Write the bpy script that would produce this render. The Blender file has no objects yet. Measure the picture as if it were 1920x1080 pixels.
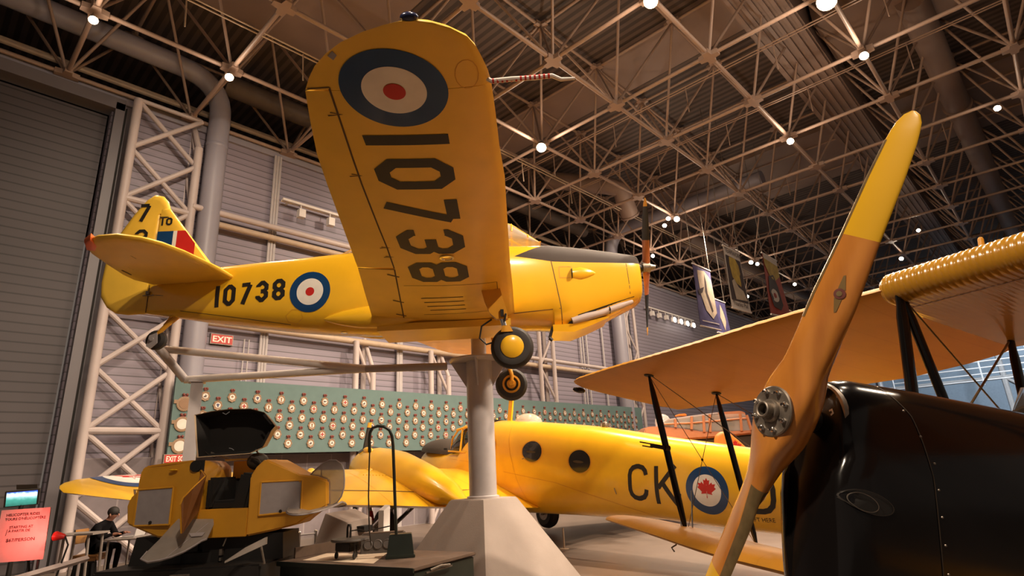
import bpy, bmesh, math, random
from math import sin, cos, pi, radians, sqrt, atan2
from mathutils import Vector, Matrix
from mathutils.bvhtree import BVHTree
V = Vector
random.seed(7)
sc = bpy.context.scene
col = sc.collection

# ------------------------------------------------------------------ camera
F_PX = 1078.507
YAW, PITCH, ROLL = radians(46.90156), radians(17.250808), radians(-2.941494)
CAM = V((0, 0, 1.72))
def cam_axes():
    cy, sy, cp, sp = cos(YAW), sin(YAW), cos(PITCH), sin(PITCH)
    f = V((sy * cp, cy * cp, sp)); r = V((cy, -sy, 0)); u = r.cross(f)
    cr, sr = cos(ROLL), sin(ROLL)
    return r * cr + u * sr, u * cr - r * sr, f
RT, UP, FW = cam_axes()
cd = bpy.data.cameras.new('camera'); co = bpy.data.objects.new('camera', cd); col.objects.link(co)
co.matrix_world = Matrix(((RT.x, UP.x, -FW.x, CAM.x), (RT.y, UP.y, -FW.y, CAM.y), (RT.z, UP.z, -FW.z, CAM.z), (0, 0, 0, 1)))
cd.sensor_width = 36.0; cd.lens = 36.0 * F_PX / 1920.0; cd.clip_start = 0.05; cd.clip_end = 400
sc.camera = co

# ------------------------------------------------------------------ look
sc.view_settings.view_transform = 'Standard'; sc.view_settings.look = 'None'
sc.view_settings.gamma = 1.0; sc.view_settings.use_curve_mapping = False
sc.view_settings.exposure = 0.12
w = bpy.data.worlds.new('hall'); sc.world = w; w.use_nodes = True
bg = w.node_tree.nodes['Background']; bg.inputs[0].default_value = (1.0, 0.80, 0.66, 1); bg.inputs[1].default_value = 0.125
WARM = (1.0, 0.80, 0.60)

def ray(x, y):
    return RT * ((x - 960) / F_PX) + UP * ((540 - y) / F_PX) + FW
def at(x, y, d): return CAM + ray(x, y) * d
def on_z(x, y, z):
    d = ray(x, y); return CAM + d * ((z - CAM.z) / d.z)
def on_y(x, y, yy):
    d = ray(x, y); return CAM + d * ((yy - CAM.y) / d.y)

def lamp_light(name, loc, target, energy, angle=110, size=0.25, color=WARM, blend=0.6):
    l = bpy.data.lights.new(name, 'SPOT'); l.energy = energy; l.color = color
    l.spot_size = radians(angle); l.spot_blend = blend; l.shadow_soft_size = size
    o = bpy.data.objects.new(name, l); col.objects.link(o); o.location = loc
    o.rotation_euler = (V(target) - V(loc)).to_track_quat('-Z', 'Y').to_euler()
    return o
# unseen spots: hall lamps overhead plus ones added to brighten aircraft and wall
for (x, y, tx, ty, tz, e, an) in ((6.5, -3.0, 6.6, 4.6, 4.2, 5200, 75), (-0.5, -2.0, 3.2, 7.5, 4.0, 2200, 70), (1.5, 2.5, 2.8, 8.0, 1.0, 300, 80), (10.0, 2.0, 11.0, 9.0, 1.5, 3600, 85),
                          (13, -5, 6, 1.5, 2.5, 1500, 80), (-4.5, 3.0, 2.1, .9, 2.1, 4200, 24), (-2.0, -3.0, 2.1, .9, 2.2, 700, 30), (19.0, 8.0, 14.5, 11.5, 1.5, 4800, 80), (4.0, 8.5, 5.5, 15.5, 4.5, 1500, 110), (13.0, 9.0, 15.0, 16.5, 5.5, 2600, 120), (24.0, 9.0, 27.0, 16.5, 5.0, 3200, 125), (3.5, -4.0, 1.6, 1.0, 2.0, 900, 50)):
    lamp_light('unseen_hall_spot', (x, y, 11.2), (tx, ty, tz), e, an)

# cool spot added to stand in for daylight on the far end wall
lamp_light('far_wall_fill', (56, 2, 11.5), (70, 4, 6), 9000, 120, 1.0, (0.72, 0.86, 1.0))
# ------------------------------------------------------------------ materials
MATS = {}
def mat(name, color, rough=0.5, metal=0.0, coat=0.0, noise=0.06, nscale=6.0, bump=0.0, bscale=40.0, emis=None, estr=0.0, alpha=None, trans=0.0, spec=0.5):
    m = bpy.data.materials.new(name); m.use_nodes = True; MATS[name] = m
    nt = m.node_tree; b = nt.nodes['Principled BSDF']
    b.inputs['Roughness'].default_value = rough; b.inputs['Metallic'].default_value = metal
    b.inputs['Coat Weight'].default_value = coat; b.inputs['Specular IOR Level'].default_value = spec
    b.inputs['Coat Roughness'].default_value = 0.12
    tc = nt.nodes.new('ShaderNodeTexCoord')
    nz = nt.nodes.new('ShaderNodeTexNoise'); nz.inputs['Scale'].default_value = nscale; nz.inputs['Detail'].default_value = 4
    nt.links.new(tc.outputs['Object'], nz.inputs['Vector'])
    mr = nt.nodes.new('ShaderNodeMapRange'); mr.inputs[1].default_value = 0.3; mr.inputs[2].default_value = 0.7
    mr.inputs[3].default_value = 1 - noise; mr.inputs[4].default_value = 1 + noise
    nt.links.new(nz.outputs['Fac'], mr.inputs[0])
    mx = nt.nodes.new('ShaderNodeVectorMath'); mx.operation = 'SCALE'
    mx.inputs[0].default_value = color[:3]
    nt.links.new(mr.outputs[0], mx.inputs['Scale'])
    nt.links.new(mx.outputs[0], b.inputs['Base Color'])
    if bump > 0:
        n2 = nt.nodes.new('ShaderNodeTexNoise'); n2.inputs['Scale'].default_value = bscale; n2.inputs['Detail'].default_value = 3
        nt.links.new(tc.outputs['Object'], n2.inputs['Vector'])
        bp = nt.nodes.new('ShaderNodeBump'); bp.inputs['Strength'].default_value = bump; bp.inputs['Distance'].default_value = 0.01
        nt.links.new(n2.outputs['Fac'], bp.inputs['Height']); nt.links.new(bp.outputs[0], b.inputs['Normal'])
    if emis: b.inputs['Emission Color'].default_value = (*emis, 1); b.inputs['Emission Strength'].default_value = estr
    if alpha is not None: b.inputs['Alpha'].default_value = alpha
    if trans: b.inputs['Transmission Weight'].default_value = trans
    m['mix'] = mx.name
    return m
def color_from(m, build):
    """replace the plain colour of material m by the colour socket returned by build(nt, object-coordinates)"""
    nt = m.node_tree; tc = [n for n in nt.nodes if n.type == 'TEX_COORD'][0]
    nt.links.new(build(nt, tc.outputs['Object']), nt.nodes[m['mix']].inputs[0])
    return m
def nd(nt, t, **k):
    n = nt.nodes.new(t)
    for a, b in k.items(): setattr(n, a, b)
    return n
def math_n(nt, op, a, b=None, c=None):
    n = nd(nt, 'ShaderNodeMath', operation=op)
    for i, s in enumerate((a, b, c)):
        if s is None: continue
        if isinstance(s, (int, float)): n.inputs[i].default_value = s
        else: nt.links.new(s, n.inputs[i])
    return n.outputs[0]
def mix_n(nt, f, a, b):
    n = nd(nt, 'ShaderNodeMix', data_type='RGBA')
    if isinstance(f, (int, float)): n.inputs[0].default_value = f
    else: nt.links.new(f, n.inputs[0])
    for i, s in ((6, a), (7, b)):
        if isinstance(s, tuple): n.inputs[i].default_value = (*s[:3], 1)
        else: nt.links.new(s, n.inputs[i])
    return n.outputs[2]
def sep(nt, v):
    n = nd(nt, 'ShaderNodeSeparateXYZ'); nt.links.new(v, n.inputs[0]); return n.outputs

YEL = (0.84, 0.47, 0.018)
mat('yellow_gloss', YEL, 0.28, coat=0.5, noise=0.05, nscale=2.0, bump=0.05, bscale=3)
mat('yellow_fabric', (0.84, 0.51, 0.05), 0.42, coat=0.15, noise=0.05, nscale=3.0, bump=0.04, bscale=5)
mat('yellow_dull', (0.66, 0.31, 0.02), 0.45, noise=0.1, nscale=3)
mat('moth_fabric', (0.62, 0.27, 0.025), 0.5, noise=0.06, nscale=3, bump=0.08, bscale=90)
mat('black_mark', (0.012, 0.010, 0.010), 0.5, noise=0.1)
mat('seam', (0.10, 0.05, 0.015), 0.7)
mat('mark_blue', (0.003, 0.042, 0.14), 0.35, coat=0.3)
mat('mark_white', (0.78, 0.74, 0.68), 0.4)
mat('mark_red', (0.52, 0.02, 0.015), 0.4)
mat('tip_orange', (0.75, 0.14, 0.03), 0.4)
mat('black_gloss', (0.006, 0.005, 0.005), 0.16, coat=0.15, spec=0.32, noise=0.2, nscale=2, bump=0.10, bscale=2.5)
mat('black_matt', (0.012, 0.010, 0.009), 0.55)
mat('dark_interior', (0.010, 0.008, 0.007), 0.85)
mat('rubber', (0.022, 0.018, 0.016), 0.65, noise=0.2, nscale=12)
mat('chrome', (0.75, 0.73, 0.70), 0.18, metal=1.0)
mat('dull_metal', (0.28, 0.24, 0.20), 0.45, metal=0.8, noise=0.25, nscale=30)
mat('grey_paint', (0.42, 0.38, 0.38), 0.5, noise=0.05)
mat('stand_grey', (0.50, 0.46, 0.46), 0.35, coat=0.2, noise=0.05)
mat('stand_white', (0.72, 0.66, 0.62), 0.4, noise=0.04)
mat('steel_white', (0.47, 0.39, 0.37), 0.5, noise=0.08, nscale=1.5)
mat('frame_steel', (0.31, 0.21, 0.16), 0.5, noise=0.10, nscale=0.7)
mat('cream_pipe', (0.46, 0.34, 0.24), 0.55)
mat('duct', (0.22, 0.15, 0.12), 0.6, noise=0.12, nscale=0.6)
mat('door_steel', (0.13, 0.115, 0.125), 0.5, noise=0.06, nscale=0.8)
mat('duct_dark', (0.085, 0.062, 0.05), 0.6, noise=0.1)
mat('pipe_grey', (0.27, 0.25, 0.29), 0.45, noise=0.06, nscale=0.8)
mat('concrete_stand', (0.32, 0.26, 0.225), 0.8, noise=0.06, nscale=3, bump=0.15, bscale=60)
mat('canvas_grey', (0.34, 0.30, 0.30), 0.65, noise=0.06, nscale=14)
mat('canvas_thin', (0.36, 0.31, 0.27), 0.55, noise=0.08, nscale=8, alpha=0.62)
mat('glass', (0.85, 0.85, 0.85), 0.05, trans=0.95, noise=0.0)
mat('dark_glass', (0.02, 0.018, 0.018), 0.06, coat=0.6)
mat('perspex', (0.8, 0.75, 0.7), 0.12, noise=0.02, alpha=0.35)
mat('teal', (0.095, 0.150, 0.142), 0.8, noise=0.05, nscale=4)
mat('badge_tan', (0.24, 0.145, 0.08), 0.6, noise=0.25, nscale=40)
mat('badge_white', (0.62, 0.54, 0.47), 0.6)
mat('badge_crown', (0.16, 0.035, 0.025), 0.6, noise=0.2, nscale=40)
mat('badge_dark', (0.05, 0.035, 0.035), 0.6); mat('badge_red', (0.30, 0.03, 0.02), 0.6); mat('badge_blue', (0.05, 0.06, 0.12), 0.6); mat('badge_brown', (0.22, 0.12, 0.06), 0.6)
mat('desk_green', (0.018, 0.024, 0.018), 0.4, coat=0.2, noise=0.15)
mat('desk_top', (0.13, 0.085, 0.06), 0.5, noise=0.15, nscale=8)
mat('paper', (0.78, 0.62, 0.46), 0.7, noise=0.05)
mat('bakelite', (0.03, 0.024, 0.02), 0.4)
mat('panel_grey', (0.09, 0.075, 0.065), 0.5)
mat('dial', (0.14, 0.12, 0.11), 0.4)
mat('peach', (0.52, 0.22, 0.115), 0.4, coat=0.2)
mat('orange', (0.72, 0.21, 0.03), 0.4)
mat('olive_dark', (0.045, 0.032, 0.022), 0.6)
mat('skin', (0.42, 0.20, 0.13), 0.6); mat('hair', (0.015, 0.010, 0.008), 0.7)
mat('jacket', (0.006, 0.005, 0.006), 0.9, spec=0.1); mat('chair_wood', (0.42, 0.20, 0.06), 0.45)
mat('table_white', (0.24, 0.20, 0.175), 0.6); mat('laptop', (0.55, 0.52, 0.50), 0.4)
mat('sign_paper', (0.42, 0.34, 0.32), 0.6); mat('sign_ink', (0.03, 0.012, 0.012), 0.7)
mat('lens', (1, 0.9, 0.75), 0.3, emis=(1.0, 0.86, 0.66), estr=60.0)
mat('lens_small', (1, 0.9, 0.75), 0.3, emis=(1.0, 0.9, 0.75), estr=14.0)
mat('exit_red', (0.25, 0.02, 0.015), 0.4, emis=(1.0, 0.07, 0.04), estr=0.28)
mat('exit_lit', (1, 0.5, 0.4), 0.4, emis=(1.0, 0.20, 0.14), estr=1.3)
mat('red_lens', (0.9, 0.1, 0.05), 0.3, emis=(1.0, 0.10, 0.05), estr=5)
mat('brass', (0.36, 0.26, 0.12), 0.35, metal=0.7, noise=0.2, nscale=20)
mat('cowl_blue', (0.01, 0.015, 0.06), 0.25, coat=0.4)
mat('banner_blue', (0.07, 0.06, 0.16), 0.7, noise=0.25, nscale=3); mat('banner_cream', (0.50, 0.40, 0.30), 0.7, noise=0.15, nscale=4)
mat('banner_gold', (0.48, 0.32, 0.05), 0.7, noise=0.2, nscale=4); mat('banner_red', (0.35, 0.05, 0.03), 0.7, noise=0.15); mat('banner_black', (0.05, 0.03, 0.03), 0.7)
mat('banner_white', (0.62, 0.54, 0.48), 0.7)
mat('siding_far', (0.30, 0.36, 0.42), 0.6)

# wood of the propeller: laminations along the blade
m = mat('prop_wood', (0.6, 0.25, 0.05), 0.22, coat=0.8, noise=0.05)
def wood(nt, o):
    mp = nd(nt, 'ShaderNodeMapping'); mp.inputs['Rotation'].default_value = (-radians(31.5), 0, 0); mp.inputs['Scale'].default_value = (14, 9, 0.7)
    nt.links.new(o, mp.inputs[0])
    wv = nd(nt, 'ShaderNodeTexWave', wave_type='BANDS', bands_direction='X'); wv.inputs['Scale'].default_value = 0.8; wv.inputs['Distortion'].default_value = 2.5; wv.inputs['Detail'].default_value = 3
    nt.links.new(mp.outputs[0], wv.inputs[0])
    nz = nd(nt, 'ShaderNodeTexNoise'); nz.inputs['Scale'].default_value = 3; nz.inputs['Detail'].default_value = 6; nt.links.new(mp.outputs[0], nz.inputs[0])
    a = mix_n(nt, wv.outputs['Fac'], (0.60, 0.22, 0.035), (0.42, 0.13, 0.018))
    return mix_n(nt, math_n(nt, 'MULTIPLY', nz.outputs['Fac'], 0.7), a, (0.72, 0.30, 0.06))
color_from(m, wood)
# siding of the walls: thin dark joint every 0.2 m
def siding(nt, o):
    s = sep(nt, o)
    fr = math_n(nt, 'FRACT', math_n(nt, 'MULTIPLY', s[2], 1 / 0.21))
    j = math_n(nt, 'LESS_THAN', fr, 0.13)
    sh = math_n(nt, 'LESS_THAN', fr, 0.5)
    base = mix_n(nt, sh, (0.262, 0.225, 0.275), (0.240, 0.205, 0.250))
    return mix_n(nt, j, base, (0.10, 0.088, 0.10))
color_from(mat('siding', (0.2, 0.18, 0.2), 0.55, noise=0.06, nscale=0.5), siding)
def siding2(nt, o):
    s = sep(nt, o)
    fr = math_n(nt, 'FRACT', math_n(nt, 'MULTIPLY', s[2], 1 / 0.23))
    return mix_n(nt, math_n(nt, 'LESS_THAN', fr, 0.16), (0.070, 0.058, 0.062), (0.03, 0.024, 0.026))
color_from(mat('door_siding', (0.1, 0.08, 0.08), 0.6, noise=0.08, nscale=0.5), siding2)  # dark door, its colour lowered further for the weak light there
def blocks(nt, o):
    br = nd(nt, 'ShaderNodeTexBrick'); br.offset = 0.0; mp = nd(nt, 'ShaderNodeMapping'); mp.inputs['Rotation'].default_value = (radians(-90), 0, 0)
    nt.links.new(o, mp.inputs[0]); nt.links.new(mp.outputs[0], br.inputs['Vector'])
    br.inputs['Color1'].default_value = (0.20, 0.165, 0.175, 1); br.inputs['Color2'].default_value = (0.185, 0.155, 0.165, 1); br.inputs['Mortar'].default_value = (0.28, 0.24, 0.24, 1)
    br.inputs['Scale'].default_value = 1.0; br.inputs['Mortar Size'].default_value = 0.02; br.inputs['Brick Width'].default_value = 0.8; br.inputs['Row Height'].default_value = 0.8
    return br.outputs['Color']
color_from(mat('block_wall', (0.3, 0.25, 0.26), 0.7), blocks)
def concrete(nt, o):
    n1 = nd(nt, 'ShaderNodeTexNoise'); n1.inputs['Scale'].default_value = 0.35; n1.inputs['Detail'].default_value = 6; nt.links.new(o, n1.inputs[0])
    return mix_n(nt, n1.outputs['Fac'], (0.125, 0.090, 0.070), (0.20, 0.150, 0.120))
color_from(mat('floor_concrete', (0.3, 0.25, 0.2), 0.38, noise=0.08, nscale=2), concrete)
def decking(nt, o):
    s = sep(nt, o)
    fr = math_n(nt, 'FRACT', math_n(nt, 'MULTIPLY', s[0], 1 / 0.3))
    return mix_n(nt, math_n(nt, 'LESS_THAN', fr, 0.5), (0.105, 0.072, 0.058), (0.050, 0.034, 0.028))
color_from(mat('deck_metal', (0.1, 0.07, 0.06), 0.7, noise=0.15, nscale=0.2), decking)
# yellow fuselage with the brown anti-glare panel painted along the top of the cowling
def antiglare(nt, o):
    s = sep(nt, o)
    low = math_n(nt, 'MAXIMUM', math_n(nt, 'MULTIPLY_ADD', s[0], -0.045, 0.02), math_n(nt, 'MULTIPLY_ADD', s[0], -0.186, -0.184))
    top = math_n(nt, 'ADD', math_n(nt, 'MULTIPLY_ADD', s[0], 0.47, 1.13), math_n(nt, 'MULTIPLY', math_n(nt, 'MAXIMUM', math_n(nt, 'ADD', s[0], 1.6), 0.0), 20.0))
    up = math_n(nt, 'GREATER_THAN', s[2], low)
    fr = math_n(nt, 'GREATER_THAN', top, s[2])
    k = math_n(nt, 'MULTIPLY', up, fr); b = nt.nodes['Principled BSDF']
    nt.links.new(math_n(nt, 'MULTIPLY_ADD', k, 0.45, 0.27), b.inputs['Roughness'])          # the panel is matt paint
    nt.links.new(math_n(nt, 'MULTIPLY_ADD', k, -0.5, 0.5), b.inputs['Coat Weight'])
    return mix_n(nt, k, YEL, (0.034, 0.020, 0.014))
color_from(mat('cornell_skin', YEL, 0.27, coat=0.5, noise=0.05, nscale=2.0, bump=0.05, bscale=3), antiglare)
def fabric_ribs(nt, o):
    s = sep(nt, o)
    fr = math_n(nt, 'FRACT', math_n(nt, 'MULTIPLY', s[1], 1 / 0.30))
    return mix_n(nt, math_n(nt, 'LESS_THAN', fr, 0.05), (0.60, 0.27, 0.025), (0.57, 0.25, 0.022))
color_from(MATS['moth_fabric'], fabric_ribs)

# ------------------------------------------------------------------ mesh builder
class MB:
    def __init__(s): s.v = []; s.f = []; s.m = []
    def add(s, verts, faces, mi=0):
        o = len(s.v); s.v += [V(p) for p in verts]; s.f += [tuple(i + o for i in f) for f in faces]; s.m += [mi] * len(faces); return s
    def box(s, c, size, rot=None, mi=0, taper=1.0):
        c = V(c); hx, hy, hz = (k / 2 for k in size); vs = []
        for z, t in ((-hz, 1), (hz, taper)):
            for x, y in ((-hx, -hy), (hx, -hy), (hx, hy), (-hx, hy)):
                p = V((x * t, y * t, z)); vs.append(c + (rot @ p if rot else p))
        return s.add(vs, [(3, 2, 1, 0), (4, 5, 6, 7), (0, 1, 5, 4), (1, 2, 6, 5), (2, 3, 7, 6), (3, 0, 4, 7)], mi)
    def tube(s, pts, r, n=10, mi=0, flat=1.0, side=None):
        pts = [V(p) for p in pts]; rs = r if isinstance(r, (list, tuple)) else [r] * len(pts); rings = []
        prev = None
        for i, p in enumerate(pts):
            d = (pts[min(i + 1, len(pts) - 1)] - pts[max(i - 1, 0)]).normalized()
            if prev is None:
                a = V(side) if side is not None else (V((0, 0, 1)) if abs(d.z) < 0.9 else V((1, 0, 0)))
            else: a = prev
            a = (a - d * a.dot(d)).normalized(); b = d.cross(a); prev = a
            rings.append([p + (a * cos(2 * pi * k / n) + b * sin(2 * pi * k / n) * flat) * rs[i] for k in range(n)])
        return s.loft(rings, mi)
    def loft(s, rings, mi=0, caps=True, closed=True):
        n = len(rings[0]); o = 0; vs = [p for r in rings for p in r]; fs = []
        for i in range(len(rings) - 1):
            for k in range(n if closed else n - 1):
                k2 = (k + 1) % n
                fs.append((i * n + k, i * n + k2, (i + 1) * n + k2, (i + 1) * n + k))
        if caps and closed:
            fs.append(tuple(range(n))[::-1]); fs.append(tuple((len(rings) - 1) * n + k for k in range(n)))
        return s.add(vs, fs, mi)
    def lathe(s, prof, o=(0, 0, 0), ax=(0, 0, 1), n=24, mi=0):
        o = V(o); ax = V(ax).normalized(); a = ax.orthogonal().normalized(); b = ax.cross(a)
        return s.loft([[o + ax * h + (a * cos(2 * pi * k / n) + b * sin(2 * pi * k / n)) * max(r, 1e-4) for k in range(n)] for r, h in prof], mi)
    def prism(s, outl, d, mi=0):
        d = V(d); outl = [V(p) for p in outl]; n = len(outl)
        return s.add(outl + [p + d for p in outl], [tuple(range(n))[::-1], tuple(range(n, 2 * n))] + [(k, (k + 1) % n, n + (k + 1) % n, n + k) for k in range(n)], mi)
    def plate(s, outl, nrm, t, mi=0, edge=0.05):
        """pillow-edged plate of the given outline (points in a plane)"""
        outl = [V(p) for p in outl]; nrm = V(nrm).normalized(); c = sum(outl, V()) / len(outl); rings = []
        def inset(e, h):
            r = []
            for p in outl:
                q = c - p; L = q.length
                r.append(p + q * min(e / max(L, 1e-6), 0.6) + nrm * h)
            return r
        for e, h in ((edge * 2.2, t), (edge, t * 0.85), (edge * 0.3, t * 0.5), (0, 0), (edge * 0.3, -t * 0.5), (edge, -t * 0.85), (edge * 2.2, -t)): rings.append(inset(e, h))
        return s.loft(rings, mi)
    def sphere(s, c, r, n=16, k=8, mi=0, sc_=(1, 1, 1), half=False):
        c = V(c); rings = []
        for i in range(k + 1):
            a = (pi / 2 if half else pi) * i / k
            rings.append([c + V((sin(a) * cos(2 * pi * j / n) * sc_[0], sin(a) * sin(2 * pi * j / n) * sc_[1], cos(a) * sc_[2])) * r if 0 < i < k or (half and i == k) else c + V((1e-4 * cos(2 * pi * j / n), 1e-4 * sin(2 * pi * j / n), cos(a) * sc_[2] * r)) for j in range(n)])
        return s.loft(rings, mi)
    def mesh(s, name, mats, smooth=35, bevel=0):
        me = bpy.data.meshes.new(name); me.from_pydata([tuple(p) for p in s.v], [], s.f)
        for m_ in (mats if isinstance(mats, (list, tuple)) else [mats]): me.materials.append(MATS[m_] if isinstance(m_, str) else m_)
        for p, i in zip(me.polygons, s.m): p.material_index = i
        bm = bmesh.new(); bm.from_mesh(me)
        if len(bm.faces) < 60000 and smooth != 'noweld': bmesh.ops.remove_doubles(bm, verts=bm.verts, dist=2e-5)
        bmesh.ops.recalc_face_normals(bm, faces=bm.faces)
        if bevel:
            es = [e for e in bm.edges if len(e.link_faces) == 2 and e.calc_face_angle(0) > 0.5]
            bmesh.ops.bevel(bm, geom=es, offset=bevel, segments=2, affect='EDGES', clamp_overlap=True)
        bm.to_mesh(me); bm.free()
        if smooth and smooth != 'noweld':
            me.polygons.foreach_set('use_smooth', [True] * len(me.polygons)); me.set_sharp_from_angle(angle=radians(smooth))
        me.update(); return me
    def build(s, name, mats, parent=None, smooth=35, bevel=0, **tags):
        o = bpy.data.objects.new(name, s.mesh(name, mats, smooth, bevel)); col.objects.link(o)
        if parent is not None: o.parent = parent
        for k, v_ in tags.items(): o[k] = v_
        return o
    def bvh(s): return BVHTree.FromPolygons([tuple(p) for p in s.v], s.f)

def thing(name, label, cat, loc=(0, 0, 0), eul=None, group=None):
    o = bpy.data.objects.new(name, None); col.objects.link(o); o.empty_display_size = 0.2
    M = Matrix.Translation(V(loc))
    if eul is not None:
        y, p, b = eul
        M = M @ (Matrix.Rotation(y, 4, 'Z') @ Matrix.Rotation(-p, 4, 'Y') @ Matrix.Rotation(b, 4, 'X'))
    o.matrix_world = M; o['label'] = label; o['category'] = cat
    if group: o['group'] = group
    return o
def tag(o, label, cat, group=None):
    o['label'] = label; o['category'] = cat
    if group: o['group'] = group
    return o
def struct(name, mb, mats, parent=None, smooth=35):
    o = mb.build(name, mats, parent, smooth)
    if parent is None: o['kind'] = 'structure'
    return o
def copy_tree(o, parent=None):
    c = o.copy(); col.objects.link(c); c.parent = parent
    for ch in list(o.children): copy_tree(ch, c)
    return c
bpy.context.view_layer.update()

def to_local(root, x, y, n, c):
    """the point of the photo's ray lying on the plane n.p = c of a thing's own axes"""
    M = root.matrix_world.inverted(); o = M @ CAM; d = M.to_3x3() @ ray(x, y); n = V(n)
    return o + d * ((c - n.dot(o)) / n.dot(d))

# ------------------------------------------------------------------ markings laid on a surface
def stroke(pts, w, closed=False, sub=1):
    """flat ribbon along a polyline, as quads in 2-D"""
    P = [V((p[0], p[1])) for p in pts]; n = len(P); L = []; R = []
    for i in range(n):
        if closed: a, b = P[i - 1], P[(i + 1) % n]
        else: a, b = P[max(i - 1, 0)], P[min(i + 1, n - 1)]
        d1 = (P[i] - a).normalized() if (P[i] - a).length > 1e-9 else (b - P[i]).normalized()
        d2 = (b - P[i]).normalized() if (b - P[i]).length > 1e-9 else d1
        n1 = V((-d1.y, d1.x)); n2 = V((-d2.y, d2.x)); mt = (n1 + n2).normalized(); k = min(1 / max(mt.dot(n1), 0.35), 2.2)
        L.append(P[i] + mt * k * w / 2); R.append(P[i] - mt * k * w / 2)
    q = []
    for i in range(n if closed else n - 1):
        j = (i + 1) % n
        for t in range(sub):
            a, b = t / sub, (t + 1) / sub
            q.append([L[i].lerp(L[j], a), R[i].lerp(R[j], a), R[i].lerp(R[j], b), L[i].lerp(L[j], b)])
    return q
def octagon(w, h, c, y0=0.0):
    return [(c, y0), (w - c, y0), (w, y0 + c), (w, y0 + h - c), (w - c, y0 + h), (c, y0 + h), (0, y0 + h - c), (0, y0 + c)]
def glyph(ch, w=0.5, h=1.0, t=0.15, sub=4):
    i = t / 2; W, H, c = w - t, h - t, 0.15
    sh = lambda pts: [(x + i, y + i) for x, y in pts]
    if ch == '0': return stroke(sh(octagon(W, H, c)), t, True, sub)
    if ch == '1': return stroke([(w / 2, 0), (w / 2, h)], t, False, sub * 2)
    if ch == '7': return stroke(sh([(0, H), (W, H)]), t, False, sub) + stroke([(w - i * 0.9, h - t * 0.6), (w * 0.30, 0)], t * 1.05, False, sub * 2)
    if ch == '8': return stroke(sh(octagon(W, H / 2, c * .8)), t, True, sub) + stroke(sh(octagon(W, H / 2, c * .8, H / 2)), t, True, sub)
    if ch == '3':
        m_ = H / 2
        return stroke(sh([(0, H - c * 1.2), (0, H - c), (c, H), (W - c, H), (W, H - c), (W, m_ + c * .7), (W - c * .7, m_), (W * .35, m_)]), t, False, sub) + \
               stroke(sh([(W - c * .7, m_), (W, m_ - c * .7), (W, c), (W - c, 0), (c, 0), (0, c), (0, c * 1.4)]), t, False, sub)
    if ch == 'C':
        r = min(W / 2, 0.24); pts = [(W, H - r * 1.0)] + [(W - r + r * cos(a), H - r + r * sin(a)) for a in (0.5, 1.0, 1.57)] + [(r + r * cos(a), H - r + r * sin(a)) for a in (1.57, 2.1, 2.6, 3.14)] + [(r + r * cos(a), r + r * sin(a)) for a in (3.14, 3.7, 4.2, 4.71)] + [(W - r + r * cos(a), r + r * sin(a)) for a in (4.71, 5.3, 5.8)] + [(W, r * 1.0)]
        return stroke(sh(pts), t, False, sub)
    if ch == 'D':
        r = min(W * .7, 0.3); pts = [(0, 0), (W - r, 0)] + [(W - r + r * cos(a), r + r * sin(a)) for a in (5.2, 5.75, 6.28)] + [(W - r + r * cos(a), H - r + r * sin(a)) for a in (0, 0.55, 1.1, 1.57)] + [(0, H)]
        return stroke(sh(pts), t, True, sub)
    if ch == 'K': return stroke([(i, 0), (i, h)], t, False, sub * 2) + stroke([(w, h), (t * .9, h * .42)], t, False, sub) + stroke([(w * .38, h * .56), (w, 0)], t, False, sub)
    return []
def disc(r0, r1, n=48, k=4, c=(0, 0)):
    q = []
    for i in range(k):
        a, b = r0 + (r1 - r0) * i / k, r0 + (r1 - r0) * (i + 1) / k
        for j in range(n):
            s0, s1 = 2 * pi * j / n, 2 * pi * (j + 1) / n
            q.append([V((c[0] + r * cos(s), c[1] + r * sin(s))) for r, s in ((a, s0), (b, s0), (b, s1), (a, s1))])
    return q
LEAF = [(0, 1), (.13, .78), (.28, .86), (.24, .47), (.46, .68), (.52, .52), (.80, .56), (.69, .30), (.84, .20), (.44, -.14), (.50, -.32), (.05, -.24), (.03, -.62), (-.03, -.62), (-.05, -.24), (-.50, -.32), (-.44, -.14), (-.84, .20), (-.69, .30), (-.80, .56), (-.52, .52), (-.46, .68), (-.24, .47), (-.28, .86), (-.13, .78)]
def leaf(s=1.0):
    c = V((0, .15)); q = []
    for i in range(len(LEAF)):
        a, b = V(LEAF[i]), V(LEAF[(i + 1) % len(LEAF)])
        q.append([c * s, a * s, a.lerp(b, .5) * s, b * s])
    return q
def lay(name, parent, layers, fn, bvh, dirv, off=0.004, **tags):
    """layers: [(quads, material)]; fn maps 2-D to a start point, dirv is the way it is pushed onto the surface"""
    mb = MB(); mats = []; dirv = V(dirv).normalized()
    for li, (quads, m_) in enumerate(layers):
        if m_ not in mats: mats.append(m_)
        mi = mats.index(m_)
        for q in quads:
            vs = []
            for p in q:
                s = fn(p[0], p[1]); hit = bvh.ray_cast(s, dirv)
                if hit[0] is not None: vs.append(hit[0] - dirv * (off + li * 0.0012))
            ds = [v_.dot(dirv) for v_ in vs]
            if len(vs) < len(q) or max(ds) - min(ds) > 0.2: continue
            mb.add(vs, [tuple(range(len(vs)))], mi)
    return mb.build(name, mats, parent, 60, **tags)
def text_quads(txt, size, align='LEFT', bold=0.0):
    cu = bpy.data.curves.new('t', 'FONT'); cu.body = txt; cu.size = size; cu.align_x = align; cu.resolution_u = 2; cu.offset = bold * size
    ob = bpy.data.objects.new('t', cu); col.objects.link(ob)
    dg = bpy.context.evaluated_depsgraph_get(); me = bpy.data.meshes.new_from_object(ob.evaluated_get(dg))
    q = [[V((me.vertices[i].co.x, me.vertices[i].co.y)) for i in p.vertices] for p in me.polygons]
    bpy.data.objects.remove(ob); bpy.data.curves.remove(cu); bpy.data.meshes.remove(me)
    return q
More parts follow.
